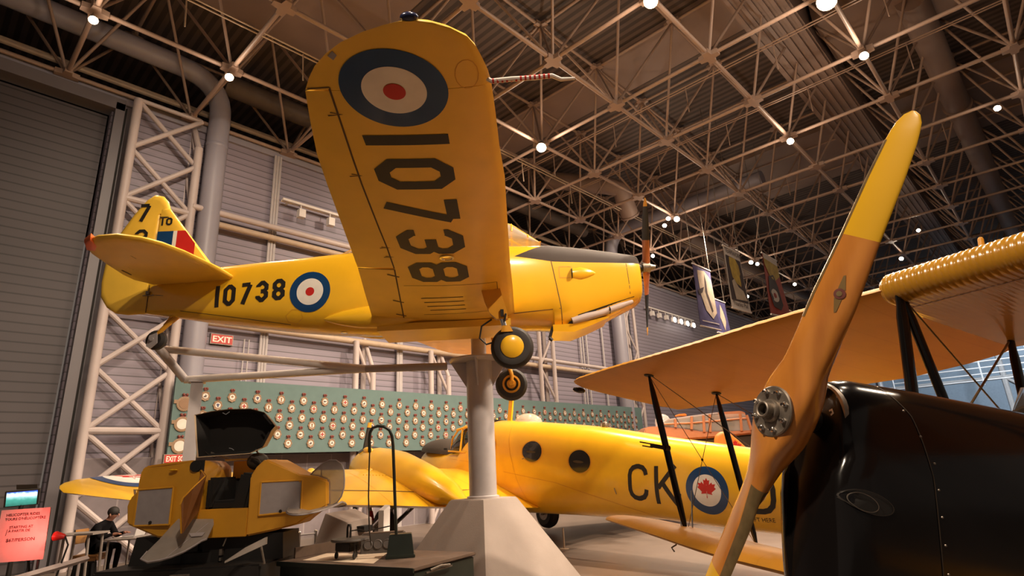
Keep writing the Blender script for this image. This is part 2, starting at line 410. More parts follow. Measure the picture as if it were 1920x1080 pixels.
def flat_mark(name, parent, quads, o, ux, uy, mt, **tags):
    mb = MB(); o, ux, uy = V(o), V(ux), V(uy)
    for q in quads: mb.add([o + ux * p[0] + uy * p[1] for p in q], [tuple(range(len(q)))])
    return mb.build(name, mt, parent, None, **tags)

def ring(x, hw, zt, zb, n=2.6, nb=None, N=36):
    """fuselage cross-section in the y-z plane"""
    nb = nb or n; zc, hh = (zt + zb) / 2, (zt - zb) / 2; r = []
    for k in range(N):
        a = 2 * pi * k / N; c, s_ = cos(a), sin(a); e = n if s_ >= 0 else nb
        r.append(V((x, hw * math.copysign(abs(c) ** (2 / e), c), zc + hh * math.copysign(abs(s_) ** (2 / e), s_))))
    return r
def lerp_tab(tab, y):
    for (a, *va), (b, *vb) in zip(tab, tab[1:]):
        if a <= y <= b or a >= y >= b:
            t = (y - a) / (b - a) if b != a else 0
            return [p + (q - p) * t for p, q in zip(va, vb)]
    return list(tab[0][1:]) if abs(y - tab[0][0]) < abs(y - tab[-1][0]) else list(tab[-1][1:])
def foil(c0=0.0, c1=1.0, n=14):
    """upper then lower surface points (chord fraction, thickness fraction) of an aerofoil between two chord fractions"""
    def th(c): return 2.6 * (0.2969 * sqrt(max(c, 0)) - 0.126 * c - 0.3516 * c * c + 0.2843 * c ** 3 - 0.1036 * c ** 4) / 0.26
    cs = [c0 + (c1 - c0) * (0.5 - 0.5 * cos(pi * i / n)) for i in range(n + 1)]
    return [(c, 0.72 * th(c)) for c in reversed(cs)] + [(c, -0.28 * th(c)) for c in (cs[1:] if c0 == 0 else cs)]
def wing_rings(tab, ys, c0=0.0, c1=1.0, flip=1):
    """tab rows: |y|, xLE, xTE, z of the lower surface at LE side, thickness, z drop of TE"""
    rings = []
    for y in ys:
        le, te, z, t, dz = lerp_tab(tab, y); ch = le - te
        rings.append([V((le - c * ch, y * flip, z + t * 0.28 + h * t + dz * c)) for c, h in foil(c0, c1)])
    return rings

# ================================================================== THE HALL
A = 3.0432; GX, GY, ZB, ZT = 7.5083, 10.9692, 12.22, 15.26
WALL_Y = 17.05
def bn(i, j): return V((GX + A * i, GY - A * j, ZB))
def tn(i, j): return V((GX + A * (i + .5), GY - A * (j + .5), ZT))

struct('floor', MB().box((32, 3, -0.15), (110, 50, 0.3)), 'floor_concrete')
# back wall with the big door's opening left of x = 2.55
wb = MB().box((38.8, WALL_Y + 0.35, 6.1), (72.5, 0.3, 12.3))
struct('wall_back', wb, 'siding')
wu = MB().box((32, 23.5, 14), (110, 0.3, 8))
struct('wall_upper', wu, 'dark_interior')
dr = struct('door_1', MB().box((-6.2, WALL_Y + 0.45, 5.8), (17.4, 0.12, 11.6)), 'door_siding')
struct('door_frame', MB().box((2.7, WALL_Y + 0.22, 5.95), (0.22, 0.5, 11.9)).box((2.98, WALL_Y + 0.2, 5.95), (0.20, 0.24, 11.9)).box((-6.0, WALL_Y + 0.22, 11.86), (17.6, 0.5, 0.34)), 'door_steel', dr)
struct('door_seam', MB().box((2.84, WALL_Y + 0.1, 5.9), (0.05, 0.2, 11.8)), 'dark_interior', dr)
struct('wall_right', MB().box((71, 0, 6), (0.4, 50, 12)), 'siding_far')
struct('trim_1', MB().box((26, WALL_Y + 0.12, 1.2), (46, 0.16, 2.4)), 'block_wall')
struct('trim_2', MB().box((32, WALL_Y + 0.35, 12.14), (110, 0.5, 0.34)), 'pipe_grey')

# roof deck with soffit panels and the deep girder
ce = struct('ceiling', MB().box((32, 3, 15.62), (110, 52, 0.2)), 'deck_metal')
def soffit(name, x0, x1, y0, y1, z0, z1, flutes=0):
    mb = MB().box(((x0 + x1) / 2, (y0 + y1) / 2, (z0 + z1) / 2), (x1 - x0, y1 - y0, z1 - z0))
    for k in range(flutes):
        y = y0 + (y1 - y0) * (k + .5) / flutes
        mb.box(((x0 + x1) / 2, y, z0 - 0.03), (x1 - x0, (y1 - y0) / flutes * .45, 0.06))
    return struct(name, mb, 'duct', ce)
soffit('soffit_panel', 15.1, 17.2, -14, 18, 15.28, 15.5)
soffit('soffit_panel', 26.0, 31.5, -14, 16, 15.28, 15.5)
soffit('soffit_panel', -8, 8.4, 9.3, 15.2, 14.9, 15.4)
soffit('girder', -8, 70, 3.1, 4.5, 14.2, 15.4, 6)
soffit('soffit_panel', 17.6, 20.4, -12, 3.0, 14.5, 15.4)
I0, I1, J0, J1 = -5, 20, -2, 8
bc, tc_, dg_, pl_ = MB(), MB(), MB(), MB()
def star(mb, c, R, r, z, t):
    o = []
    for k in range(4):
        a = k * pi / 2
        o += [(R * cos(a) - r * sin(a), R * sin(a) + r * cos(a))]
        for f in (.45,):
            o += [((r * 1.9) * cos(a + pi / 4) , (r * 1.9) * sin(a + pi / 4))]
        o += [(R * cos(a + pi / 2) + r * sin(a + pi / 2) , R * sin(a + pi / 2) - r * cos(a + pi / 2))]
    mb.prism([c + V((x, y, z - t / 2)) for x, y in o], (0, 0, t))
for i in range(I0, I1 + 1):
    for j in range(J0, J1 + 1):
        p = bn(i, j); near = (i < 10)
        ns = 8 if near else 6
        if i < I1: bc.tube([p, bn(i + 1, j)], 0.059 if near else 0.055, ns)
        if j < J1: bc.tube([p, bn(i, j + 1)], 0.059 if near else 0.055, ns)
        star(pl_, p, 0.27, 0.08, -0.02, 0.14)
        for di, dj in ((0, 0), (-1, 0), (0, -1), (-1, -1)):
            dg_.tube([p, tn(i + di, j + dj)], 0.042 if near else 0.040, ns)
for i in range(I0 - 1, I1 + 1):
    for j in range(J0 - 1, J1 + 1):
        p = tn(i, j); ns = 8 if i < 10 else 6
        if i < I1: tc_.tube([p, tn(i + 1, j)], 0.053, ns)
        if j < J1: tc_.tube([p, tn(i, j + 1)], 0.053, ns)
        if i < 10: star(pl_, p, 0.26, 0.08, 0, 0.12)
for nm, mb in (('bottom_chord', bc), ('top_chord', tc_), ('diagonal_strut', dg_), ('node_plate', pl_)):
    o = mb.build(nm, 'frame_steel', ce, 'noweld'); o.data.polygons.foreach_set('use_smooth', [True] * len(o.data.polygons)); o.data.set_sharp_from_angle(angle=radians(50))
# cable trays hung in the frame
for y, z in ((GY + A * .7, 13.05),):
    mb = MB()
    for dy in (0, 0.14): mb.tube([(-6, y + dy, z), (50, y + dy, z)], 0.025, 6)
    for k in range(-2, 17): mb.tube([(k * 3.0, y + .07, z), (k * 3.0 + .05, y + .07, z - 0.85)], 0.018, 5)
    struct('cable_rail', mb, 'cream_pipe', ce)
for x in (GX + A * 2.7, GX + A * 3.7, GX + A * 5.7):
    mb = MB()
    for dy in (0, 0.12): mb.tube([(x + dy, 16, 13.2), (x + dy, -12, 13.2)], 0.022, 6)
    for k in range(10): mb.tube([(x + .06, 15 - k * 2.8, 13.2), (x + .06, 15 - k * 2.8, 12.3)], 0.018, 5)
    struct('cable_rail', mb, 'frame_steel', ce)
# pipes above the wall head
struct('trim_3', MB().tube([(-8, WALL_Y + .35, 12.72), (60, WALL_Y + .35, 12.72)], 0.07, 8).tube([(-8, WALL_Y + .6, 12.95), (60, WALL_Y + .6, 12.95)], 0.06, 8), 'cream_pipe')

# ---- round ventilation ducts
def bend(p0, p1, p2, r, n=8):
    """quarter bend from p0 to p2 about corner p1"""
    p0, p1, p2 = V(p0), V(p1), V(p2)
    a = p1 + (p0 - p1).normalized() * r; b = p1 + (p2 - p1).normalized() * r
    return [p0] + [a.lerp(p1, t).lerp(p1.lerp(b, t), t) for t in [k / n for k in range(n + 1)]] + [p2]
du = MB(); cx, cy = on_y(392, 400, 16.9).x, 16.9; dh = MB()
du.tube(bend((cx, cy, 0), (cx, cy, 13.75), (cx - 14, cy + .0, 13.75), 1.3), 0.3, 20)
dh.tube([(cx, cy, 13.75), (24, cy, 13.75)], 0.34, 16)
du.lathe([(0.305, 0), (0.315, 0.03), (0.315, 0.09), (0.305, 0.12)], (cx, cy, 11.4), n=20)
o = du.build('ventilation_duct', 'pipe_grey'); dh.build('header_duct', 'duct_dark', o)
tag(o, 'fat grey round duct standing against the wall behind the left lattice column', 'duct', 'round ventilation ducts')
x2 = on_y(1163, 640, 16.8).x; du = MB()
du.tube(bend((x2, 16.8, 0), (x2, 16.8, 14.2), (x2, 8, 14.2), 1.3), 0.37, 20)
tag(du.build('ventilation_duct', 'pipe_grey'), 'fat grey round duct on the wall below the nose of the hanging monoplane', 'duct', 'round ventilation ducts')
# curved nozzle duct under the roof
pA = on_z(1105, 345, 14.4); pB = on_z(1160, 350, 14.0); pC = on_z(1182, 405, 12.9); du = MB()
du.tube([pA + (pA - pB) * 1.5, pA, pA.lerp(pB, .6), pB.lerp(pC, .15) + V((0, 0, .1)), pB.lerp(pC, .5), pC], 0.42, 18).lathe([(0.43, 0), (0.46, 0.02), (0.46, 0.1), (0.43, 0.12)], pC - (pC - pB).normalized() * .1, pC - pB, 18)
tag(du.build('air_nozzle', 'duct'), 'curved brown air nozzle bending down from the roof above the propeller tip', 'duct')
du = MB(); pA = on_z(1145, 465, 13.4); pB = on_z(1100, 445, 13.4)
du.tube([V((29, 13.6, 13.6)), V((60, 13.6, 13.6))], 0.5, 16)
tag(du.build('ventilation_duct', 'duct'), 'long brown duct lying high in the roof frame above the far wall', 'duct', 'round ventilation ducts')
# far-right hanging pipe seen in the dark
du = MB(); pA = on_z(1770, 140, 14.5); pB = on_z(1880, 390, 14.5)
du.tube([pA + (pA - pB) * .3, pA, pB, pB + (pB - pA)], 0.42, 16).lathe([(0.44, 0), (0.5, 0.04), (0.44, 0.3)], pA.lerp(pB, .15), pB - pA, 16)
tag(du.build('ventilation_duct', 'duct'), 'brown duct running through the dark roof frame beside the propeller tip', 'duct', 'round ventilation ducts')

# ---- lattice columns of the door and of the back wall
def lattice(x0, x1, y, z0, z1, bays, r=0.10, deep=0.5, rb=0.07, cross=True):
    mb = MB(); h = (z1 - z0) / bays
    mb.tube([(x0, y, z0), (x0, y, z1)], r, 12).tube([(x1, y, z0), (x1, y, z1 - .9)], r, 12)
    mb.tube([(x1 - .12, y + deep, z0), (x1 - .12, y + deep, z1)], r * .9, 12)
    mb.tube([(x1, y, z1 - .9), (x1 - .12, y + deep, z1 + .2)], r * .7, 10)
    for k in range(bays):
        za, zb_ = z0 + h * k, z0 + h * (k + 1)
        if cross or k % 2 == 0: mb.tube([(x0, y, za), (x1, y, zb_)], rb, 10)
        if cross or k % 2: mb.tube([(x0, y + .04, zb_), (x1, y + .04, za)], rb, 10)
        if cross and k % 2 == 0 and k: mb.tube([(x0, y, za), (x1, y, za)], rb * 1.25, 10)
        if cross: mb.tube([(x1, y, za), (x1 - .12, y + deep, zb_)], rb * .7, 8)
    return mb
lc = lattice(3.05, 4.72, 16.85, 0.0, 12.1, 8, r=0.115)
lc.tube([(3.05, 16.85, 12.1), (4.72, 16.85, 12.1)], .06, 8)
struct('trim_4', lc, 'steel_white')
for px_, n in ((668, 5), (808, 6), (1012, 7)):
    x0 = on_y(px_, 660, 16.75).x; x1 = on_y(px_ + (32 if px_ < 900 else 25), 660, 16.75).x
    zt_ = 6.0 if px_ < 900 else 12.0
    struct('trim_%d' % n, lattice(x0, x1, 16.75, 0, zt_, 4 if px_ < 900 else 8, 0.10, .4, .055, False), 'steel_white')
x0 = on_y(1176, 650, 16.75).x
struct('trim_8', lattice(x0, x0 + 1.0, 16.75, 0, 12.0, 8, 0.09, .4, .05, False), 'steel_white')
gm = MB()
gm.tube([(4.72, 16.8, 9.3), (14.0, 16.8, 9.3)], 0.095, 12)
gm.tube([(14.0, 16.8, 6.3), (40, 16.8, 6.3)], 0.09, 12)
struct('trim_9', gm, 'steel_white')
gm = MB().tube([(5.0, 16.95, 9.0), (14.0, 16.95, 9.0)], 0.095, 12).tube([(5.0, 16.92, 6.02), (45, 16.92, 6.02)], 0.105, 12)
struct('trim_10', gm, 'cream_pipe')
# vertical conduits
def conduits(name, pxs, yref, z0, z1, r=0.035):
    mb = MB()
    for p in pxs: x = on_y(p, yref, 17.1).x; mb.tube([(x, 17.12, z0), (x, 17.12, z1)], r, 8)
    return struct(name, mb, 'grey_paint')
conduits('trim_11', (514, 519, 524), 340, 0, 12.0, 0.045)
conduits('trim_12', (746, 750, 753), 700, 0, 12.0, 0.05)
conduits('trim_13', (1088, 1093, 1100), 640, 0, 12.0, 0.045)
conduits('trim_14', (455, 464), 680, 2.0, 5.7, 0.02)
conduits('trim_15', (1130,), 640, 0, 12.0, 0.05)

# far end of the hall, bluish daylight wall with frames and a railed gallery
fe = MB()
for y in (14, 9, 4, -1, -6, -11): fe.tube([(70.6, y, 0), (70.6, y, 12)], 0.22, 8)
for z in (3.0, 7.5): fe.tube([(70.6, 16, z), (70.6, -16, z)], 0.16, 8)
for y in (14, 4): fe.tube([(70.5, y, 7.5), (70.5, y - 5, 3.0)], 0.13, 8)
struct('trim_16', fe, 'stand_white')
fe = MB()
for k in range(6): fe.tube([(66, 12, 7.0 + k * .55), (66, -16, 7.0 + k * .55)], 0.06, 6)
for k in range(9): fe.tube([(66, 12 - k * 3.4, 6.6), (66, 12 - k * 3.4, 10.0)], 0.07, 6)
struct('trim_17', fe, 'stand_white')

# ---- lamps in the roof frame: every bright spot of the photo is one lamp at its own node
LAMPS = [((1015, 277), 1900, 'spotlight burning on the roof frame between the raised wing and the windscreen', 1.0),
         ((1220, 3), 2200, 'spotlight burning at the top edge above the striped pitot tube', 1.0),
         ((1550, 3), 2600, 'brightest spotlight, hanging beside the fluted roof girder', 1.35),
         ((175, 38), 500, 'spotlight at the frame node above the big dark door', .6),
         ((430, 145), 500, 'spotlight at the frame node above the fat grey standing duct', .65),
         ((1620, 105), 1100, 'spotlight below the brightest lamp, above the wooden propeller tip', .7),
         ((1482, 265), 1100, 'spotlight on the roof girder between propeller tip and striped pitot tube', .7),
         ((1269, 411), 900, 'largest lamp of the trio of spotlights beside the black propeller tip', .8),
         ((1253, 410), 500, 'middle lamp of the trio of spotlights beside the black propeller tip', .6),
         ((1246, 423), 300, 'lowest lamp of the trio of spotlights beside the black propeller tip', .6),
         ((1224, 480), 400, 'small spotlight just right of the hanging monoplane propeller', .6),
         ((1408, 492), 500, 'brighter lamp of the pair between the second and third poster banners', .7),
         ((1420, 495), 300, 'dimmer lamp of the pair beside the roundel poster banner', .6),
         ((1401, 556), 300, 'spotlight glowing over the bottom corner of the teamwork banner', .7),
         ((1490, 533), 300, 'spotlight right of the red roundel banner', .65),
         ((1690, 485), 300, 'spotlight in the dark roof right of the yellow propeller blade', .7),
         ((1722, 432), 150, 'faint spotlight high in the dark roof right of the wooden propeller', .55),
         ((1870, 203), 150, 'faint spotlight in the darkest upper corner of the roof', .6),
         ((1491, 591), 150, 'spotlight peeping just over the upper biplane wing', .5)]
def make_lamp():
    r = thing('ceiling_lamp', 'x', 'lamp', group='roof spotlights')
    MB().lathe([(0.05, 0.34), (0.11, 0.30), (0.14, 0.1), (0.165, 0.0), (0.15, 0.0), (0.13, 0.05)], n=16).build('lamp_housing', 'dull_metal', r)
    MB().lathe([(0.0, 0.015), (0.14, 0.012), (0.14, -0.02), (0.06, -0.05), (0.0, -0.055)], n=16).build('lamp_lens', 'lens', r)
    MB().tube([(0, 0, 0.3), (0, 0, 0.62)], 0.02, 8).build('bracket', 'dull_metal', r)
    return r
lamp0 = make_lamp()
for k, ((x, y), e, lab, s) in enumerate(LAMPS):
    r = lamp0 if k == 0 else copy_tree(lamp0)
    p = on_z(x, y, 11.75); r.location = p; r['label'] = lab
    tilt = (CAM - p); r.scale = (s, s, s)
    d = V((4 if x > 900 else 3.5, 6.5, 1.0)) - p
    dirv = (d.normalized() * .6 + (CAM - p).normalized() * .6 + V((0, 0, -.5))).normalized()
    r.rotation_euler = (-dirv).to_track_quat('Z', 'Y').to_euler()
    gl_ = bpy.data.lights.new('ceiling_lamp_glow', 'POINT'); gl_.energy = max(e, 300) * .09; gl_.color = WARM; gl_.shadow_soft_size = .12
    go_ = bpy.data.objects.new('ceiling_lamp_glow', gl_); col.objects.link(go_); go_.location = p + dirv * .22
    if e >= 300: lamp_light('ceiling_lamp_light', p + dirv * 0.15, p + dirv * 5 + V((0, 0, -4)), e * .8, 125, 0.12)

# ---- exit signs, track lights, wall things
def exit_sign(x, y, yy, w, h, label, txt):
    p = on_y(x, y, yy); r = thing('exit_sign', label, 'sign', p)
    MB().box((0, 0, 0), (w, 0.10, h)).build('sign_housing', 'dull_metal', r)
    MB().box((0, -0.056, 0), (w * .94, 0.012, h * .86)).build('sign_face', 'exit_red', r)
    q = text_quads(txt, h * .8, 'LEFT', .02); x1 = max(p_[0] for f_ in q for p_ in f_)
    flat_mark('lettering', r, q, (-w * .43, -0.064, -h * .28), (w * .86 / x1, 0, 0), (0, 0, 1), 'exit_lit')
    return r
exit_sign(415, 637, 17.195, 0.62, 0.30, 'lit red exit sign on the grey siding under the yellow fuselage', 'EXIT')
exit_sign(336, 860, 16.47, 0.74, 0.22, 'glowing red exit sign below the teal badge board behind the trainer', 'EXIT SORTIE')
def track(x0, x1, y0, y1, label, n, lit):
    a, b = on_y(x0, y0, 16.9), on_y(x1, y1, 16.9); L = (b - a).length
    r = thing('track_light', label, 'lamp', a)
    MB().box((L / 2, 0, 0), (L, 0.09, 0.08)).box((L / 2, 0.1, -.02), (L, 0.05, 0.05)).box((L * .12, .17, 0), (.05, .37, .05)).box((L * .88, .17, 0), (.05, .37, .05)).build('track', 'stand_white', r)
    for k in range(n):
        x = L * (k + .6) / n
        h = MB().tube([(x, 0, -.04), (x, 0, -.22)], .02, 6).box((x, -.05, -.36), (.22, .2, .28)).build('spot_head', 'stand_white', r)
        if k in lit: MB().lathe([(.0, .02), (.16, .015), (.16, -.02), (0, -.03)], (x, -.17, -.4), (0, -1, 0), 14).build('lamp_lens', 'lens_small', h)
    return r
track(530, 640, 373, 408, 'white track rail on the wall left of the raised wing', 2, ())
track(1212, 1300, 575, 603, 'white track rail with glowing spots below the propeller of the hanging monoplane', 7, (3, 4, 5, 6))

# ---- badge board
BY = 16.45
bd = thing('badge_board', 'long teal board of squadron badges mounted along the back wall', 'board', (4.76, BY, 2.42), group=None)
MB().box((11.15, 0.055, 0.97), (22.3, 0.1, 1.94)).build('panel', 'teal', bd)
mb = MB()
for k in range(12): mb.box((0.9 + k * 1.9, .43, 0.9), (.08, .72, .1))
mb.build('bracket', 'grey_paint', bd)
BADGE_ROWS = [('top', 3.905, 5.5), ('second', 3.675, 5.835), ('third', 3.405, 5.48), ('fourth', 3.19, 5.80), ('fifth', 2.93, 5.46), ('bottom', 2.68, 5.79)]
EMB = ['badge_dark', 'badge_brown', 'badge_red', 'badge_blue', 'badge_dark', 'badge_brown', 'badge_dark']
def emblem(k):
    mb = MB()
    def pl(pts): mb.prism([V((x * .055, -.034, z * .055)) for x, z in pts], (0, .008, 0))
    if k == 0: pl([(-.9, -.2), (-.2, .1), (0, .9), (.25, .2), (.9, .3), (.3, -.3), (.4, -.9), (-.1, -.4), (-.6, -.8)])
    elif k == 1: pl([(-.3, -1), (.3, -1), (.35, .2), (.7, .5), (.1, 1), (-.6, .7), (-.35, .2)])
    elif k == 2: pl([(-.3, -1), (.3, -1), (.3, -.3), (1, -.3), (1, .3), (.3, .3), (.3, 1), (-.3, 1), (-.3, .3), (-1, .3), (-1, -.3), (-.3, -.3)])
    elif k == 3: pl([(-.8, .5), (-.2, .8), (.8, .6), (.5, -.1), (.1, -1), (-.4, -.4)])
    elif k == 4: pl([(-1, .2), (-.3, .5), (.2, .2), (1, .4), (.6, -.2), (.1, -.3), (-.5, -.6)])
    elif k == 5: pl([(x * .75, z * .75) for x, z in LEAF])
    else: pl([(0, 1), (.25, .1), (.9, -.6), (.1, -.25), (-.9, -.6), (-.25, .1)])
    return mb
def make_badge(k):
    r = thing('squadron_badge', 'x', 'badge', group='squadron badges on the teal board')
    n = 28
    fr = MB(); rings = []
    for h, s in ((0.0, 1.0), (-.018, .98), (-.026, .90), (-.02, .70)):
        rings.append([V(((.118 + .010 * cos(8 * a)) * s * cos(a), h, (.135 + .010 * cos(8 * a)) * s * sin(a) - .005)) for a in [2 * pi * t / n for t in range(n)]])
    fr.loft(rings); fr.build('wreath', 'badge_tan', r)
    MB().lathe([(.0, .0), (.070, 0), (.070, .012), (.0, .013)], (0, -.016, 0), (0, -1, 0), 20).build('disc', 'badge_white', r)
    emblem(k).build('emblem', EMB[k], r)
    cr = MB().box((0, -.012, .165), (.10, .024, .035)).sphere((-.032, -.014, .195), .033, 10, 6).sphere((.032, -.014, .195), .033, 10, 6).sphere((0, -.014, .215), .016, 8, 5)
    cr.build('crown', 'badge_crown', r)
    return r
proto_badges = {}
ORD = lambda n: '%d%s' % (n, 'th' if 10 <= n % 100 <= 20 else {1: 'st', 2: 'nd', 3: 'rd'}.get(n % 10, 'th'))
HIDE_BADGES = {0: [14, 15], 1: [14], 2: [14, 15], 3: [0, 1, 2] + list(range(14, 25)) + [26], 4: [0, 1, 2] + list(range(13, 31)), 5: [0, 1, 2] + list(range(13, 31))}
for ri, (rn, z, xs) in enumerate(BADGE_ROWS):
    cnt = 0
    for c in range(31):
        x = xs + .687 * c
        if x > 26.6 or c in HIDE_BADGES.get(ri, ()): continue
        k = (c * 5 + ri * 3 + (c * ri) % 4) % 7; cnt += 1
        if k in proto_badges: r = copy_tree(proto_badges[k])
        else: r = proto_badges[k] = make_badge(k)
        r.location = (x, BY, z); r['grid'] = '%d,%d' % (ri, c)
        r['label'] = 'crowned round badge, %s from the left in the %s row of the teal board' % (ORD(cnt), rn)
# three wider winged badges at the left end
for z, lab in ((3.68, 'topmost of the three broad badges at the left end of the teal board'), (3.17, 'middle of the three broad badges at the left end of the teal board'), (2.63, 'lowest broad badge at the left end of the teal board, half hidden')):
    r = thing('squadron_badge', lab, 'badge', (5.02, BY - .0, z), group='squadron badges on the teal board')
    MB().lathe([(.19, 0), (.19, .02), (.15, .03), (.12, .02)], (0, 0, 0), (0, -1, 0), 24).box((-.17, -.012, .05), (.16, .02, .09)).box((.17, -.012, .05), (.16, .02, .09)).build('wreath', 'badge_tan', r)
    MB().lathe([(0, 0), (.13, 0), (.13, .016), (0, .018)], (0, -.016, 0), (0, -1, 0), 20).build('disc', 'badge_white' if z != 3.68 else 'badge_brown', r)
    MB().box((0, -.012, .20), (.12, .024, .04)).sphere((-.04, -.014, .235), .038, 10, 6).sphere((.04, -.014, .235), .038, 10, 6).build('crown', 'badge_crown', r)

# ---- poster banners hanging from the frame (faces along the hall)
def banner(x, y, d, w, h, label, kind):
    p = at(x, y, d); r = thing('poster_banner', label, 'banner', p, group='poster banners under the roof')
    nx, nz = 6, 10; mb = MB()
    def pt(u, v): return V((u * w + (.10 * v if kind == 2 else .03 * v), .06 * sin(u * 2.6 + v * 2) * (1 if kind != 2 else 2.2) * v, -v * h))
    rings = [[pt(i / nx, k / nz) for i in range(nx + 1)] for k in range(nz + 1)]
    mb.loft(rings, closed=False, caps=False)
    mb.loft([[p_ + V((0, .012, 0)) for p_ in rg] for rg in rings], closed=False, caps=False)
    base = ('banner_blue', 'banner_white', 'banner_red', 'banner_blue')[kind]
    cloth = mb.build('cloth', base, r, 60)
    MB().tube([(-.03, 0, .01), (w + .03, 0, .01)], .035, 8).build('top_rail', 'stand_white', r)
    b = pt(0, 1); c = pt(1, 1)
    MB().tube([b, b.lerp(c, .5) + V((0, .0, 0)), c], .035, 8).build('bottom_rail', 'stand_white', r)
    MB().tube([(.05, 0, 0), (.05, 0, 15.525 - p.z)], .012, 5).tube([(w - .05, 0, 0), (w - .05, 0, 15.525 - p.z)], .012, 5).build('hanging_wire', 'dull_metal', r)
    def art(name, poly, m_, lift=.015):
        q = []
        cc = sum((V(a) for a in poly), V((0, 0))) / len(poly)
        mb2 = MB()
        for a, b2 in zip(poly, poly[1:] + poly[:1]):
            for s0, s1 in ((0, .5), (.5, 1)):
                vs = [cc.lerp(V(a), s0), cc.lerp(V(a), s1), cc.lerp(V(b2), s1), cc.lerp(V(b2), s0)]
                mb2.add([pt(v_[0], v_[1]) - V((0, lift, 0)) for v_ in vs], [(0, 1, 2, 3)])
        mb2.build(name, m_, cloth, None)
    def words(s, u0, v0, size, m_):
        q = text_quads(s, size); mb2 = MB()
        for f in q: mb2.add([pt(u0 + p_[0] / w, v0 - p_[1] / h) - V((0, .022, 0)) for p_ in f], [tuple(range(len(f)))])
        mb2.build('lettering', m_, cloth, None)
    if kind == 0:
        art('picture', [(.2, .08), (.62, .05), (.95, .16), (.98, .45), (.95, .72), (.7, .84), (.42, .72), (.25, .48), (.2, .25)], 'banner_cream')
        art('picture', [(.58, .10), (.64, .22), (.60, .38), (.72, .55), (.78, .70), (.70, .74), (.60, .55), (.50, .40), (.54, .24)], 'banner_black', .02)
        art('picture', [(.10, .42), (.34, .36), (.48, .33), (.36, .43), (.14, .50)], 'banner_black', .021)
        art('border', [(.12, .90), (.95, .90), (.95, .915), (.12, .915)], 'banner_white', .02)
    if kind == 1:
        art('picture', [(.06, .14), (.94, .14), (.94, .86), (.06, .86)], 'banner_black')
        art('picture', [(.25, .15), (.62, .14), (.78, .24), (.80, .44), (.72, .60), (.50, .56), (.30, .48), (.22, .28)], 'banner_gold', .02)
        art('picture', [(.22, .55), (.38, .50), (.55, .62), (.78, .66), (.9, .82), (.30, .84)], 'banner_cream', .023)
        words('TEAMWORK', .05, .095, w * .178, 'banner_black'); words('Thanks Pal!', .10, .945, w * .17, 'banner_black')
    if kind == 2:
        art('picture', [(.02, .0), (.98, .0), (.98, .10), (.02, .08)], 'banner_white')
        art('picture', [(.03, .08), (.97, .10), (.97, .28), (.60, .40), (.30, .34), (.03, .18)], 'banner_gold', .018)
        art('picture', [(.20, .36), (.55, .30), (.70, .48), (.72, .80), (.55, .90), (.25, .86), (.12, .6)], 'banner_black', .020)
        ell = [(.42 + .20 * cos(a), .66 + .11 * sin(a)) for a in [2 * pi * t / 16 for t in range(16)]]
        art('roundel', ell, 'banner_white', .024)
        art('roundel', [(.42 + .08 * cos(a), .66 + .045 * sin(a)) for a in [2 * pi * t / 12 for t in range(12)]], 'banner_red', .028)
    if kind == 3:
        art('picture', [(.5, .1), (.7, .3), (.8, .6), (.6, .9), (.4, .5)], 'banner_cream')
    return r
banner(1298, 494, 24, 1.62, 2.65, 'blue poster banner with a pale figure, hanging below the roof', 0)
banner(1355, 460, 22, 1.50, 2.45, 'white-edged TEAMWORK poster banner, middle of the three above the biplane wing', 1)
banner(1428, 474, 24, 1.65, 2.6, 'red and gold poster banner with a roundel, curling at its foot', 2)
banner(1337, 560, 27, 1.25, 1.6, 'blue banner half hidden behind the pale figure banner', 3)

# ================================================================== HANGING YELLOW MONOPLANE
CO = thing('monoplane', 'yellow low-wing trainer monoplane mounted high on a grey pole, number 10738 under its wing', 'aircraft',
           (7.5181, 4.2211, 4.4697), (-0.8101, -0.0004, 0.0018))
bpy.context.view_layer.update()
FUS = [(-.13, .24, .14, -.42, 3), (-.16, .32, .20, -.50, 3), (-.22, .345, .235, -.54, 3), (-.35, .36, .26, -.60, 3), (-.65, .385, .32, -.74, 3), (-.93, .40, .372, -.83, 3), (-1.2, .425, .41, -.90, 3),
       (-1.47, .45, .44, -.90, 3.2), (-1.49, .45, .44, -.84, 3.2), (-1.75, .47, .44, -.82, 3.2), (-2.2, .49, .46, -.80, 3.2), (-3.2, .49, .50, -.80, 3.2), (-4.0, .45, .50, -.80, 3.2),
       (-4.7, .40, .47, -.75, 3.2), (-5.26, .345, .44, -.685, 3.2), (-5.74, .30, .42, -.61, 3.2), (-6.44, .22, .385, -.50, 3.2), (-7.1, .135, .34, -.375, 3), (-7.45, .08, .30, -.31, 2.6), (-7.6, .04, .26, -.28, 2.4)]
fm = MB(); fm.loft([ring(x, hw, a, b, n, 3.0) for x, hw, a, b, n in FUS]); fu = fm.build('fuselage', 'cornell_skin', CO, 40); fb = fm.bvh()
# serial number and roundel on the starboard side
side = lambda x, z: V((x, -1.2, z))
def txt_quads(s, w, h, t, gap, sl=0):
    q = []; x = 0
    for ch in s:
        wd = t if ch == '1' else w
        for g in glyph(ch, wd / h, 1.0, t / h): q.append([V((x + p[0] * h + sl * p[1] * h, p[1] * h)) for p in g])
        x += wd + gap
    return q, x - gap
q, W = txt_quads('10738', .185, .325, .062, .058)
L_ = 1.075
lay('serial_number', fu, [([[V((p[0] * L_ / W, p[1] + p[0] * .035)) for p in f] for f in q], 'black_mark')], lambda u, v: side(-6.45 + u, -.30 + v), fb, (0, 1, 0))
lay('roundel', fu, [(disc(.20, .305), 'mark_blue'), (disc(.065, .20), 'mark_white'), (disc(0, .065, 32, 2), 'mark_red')], lambda u, v: side(-4.995 + u, -.175 + v), fb, (0, 1, 0))
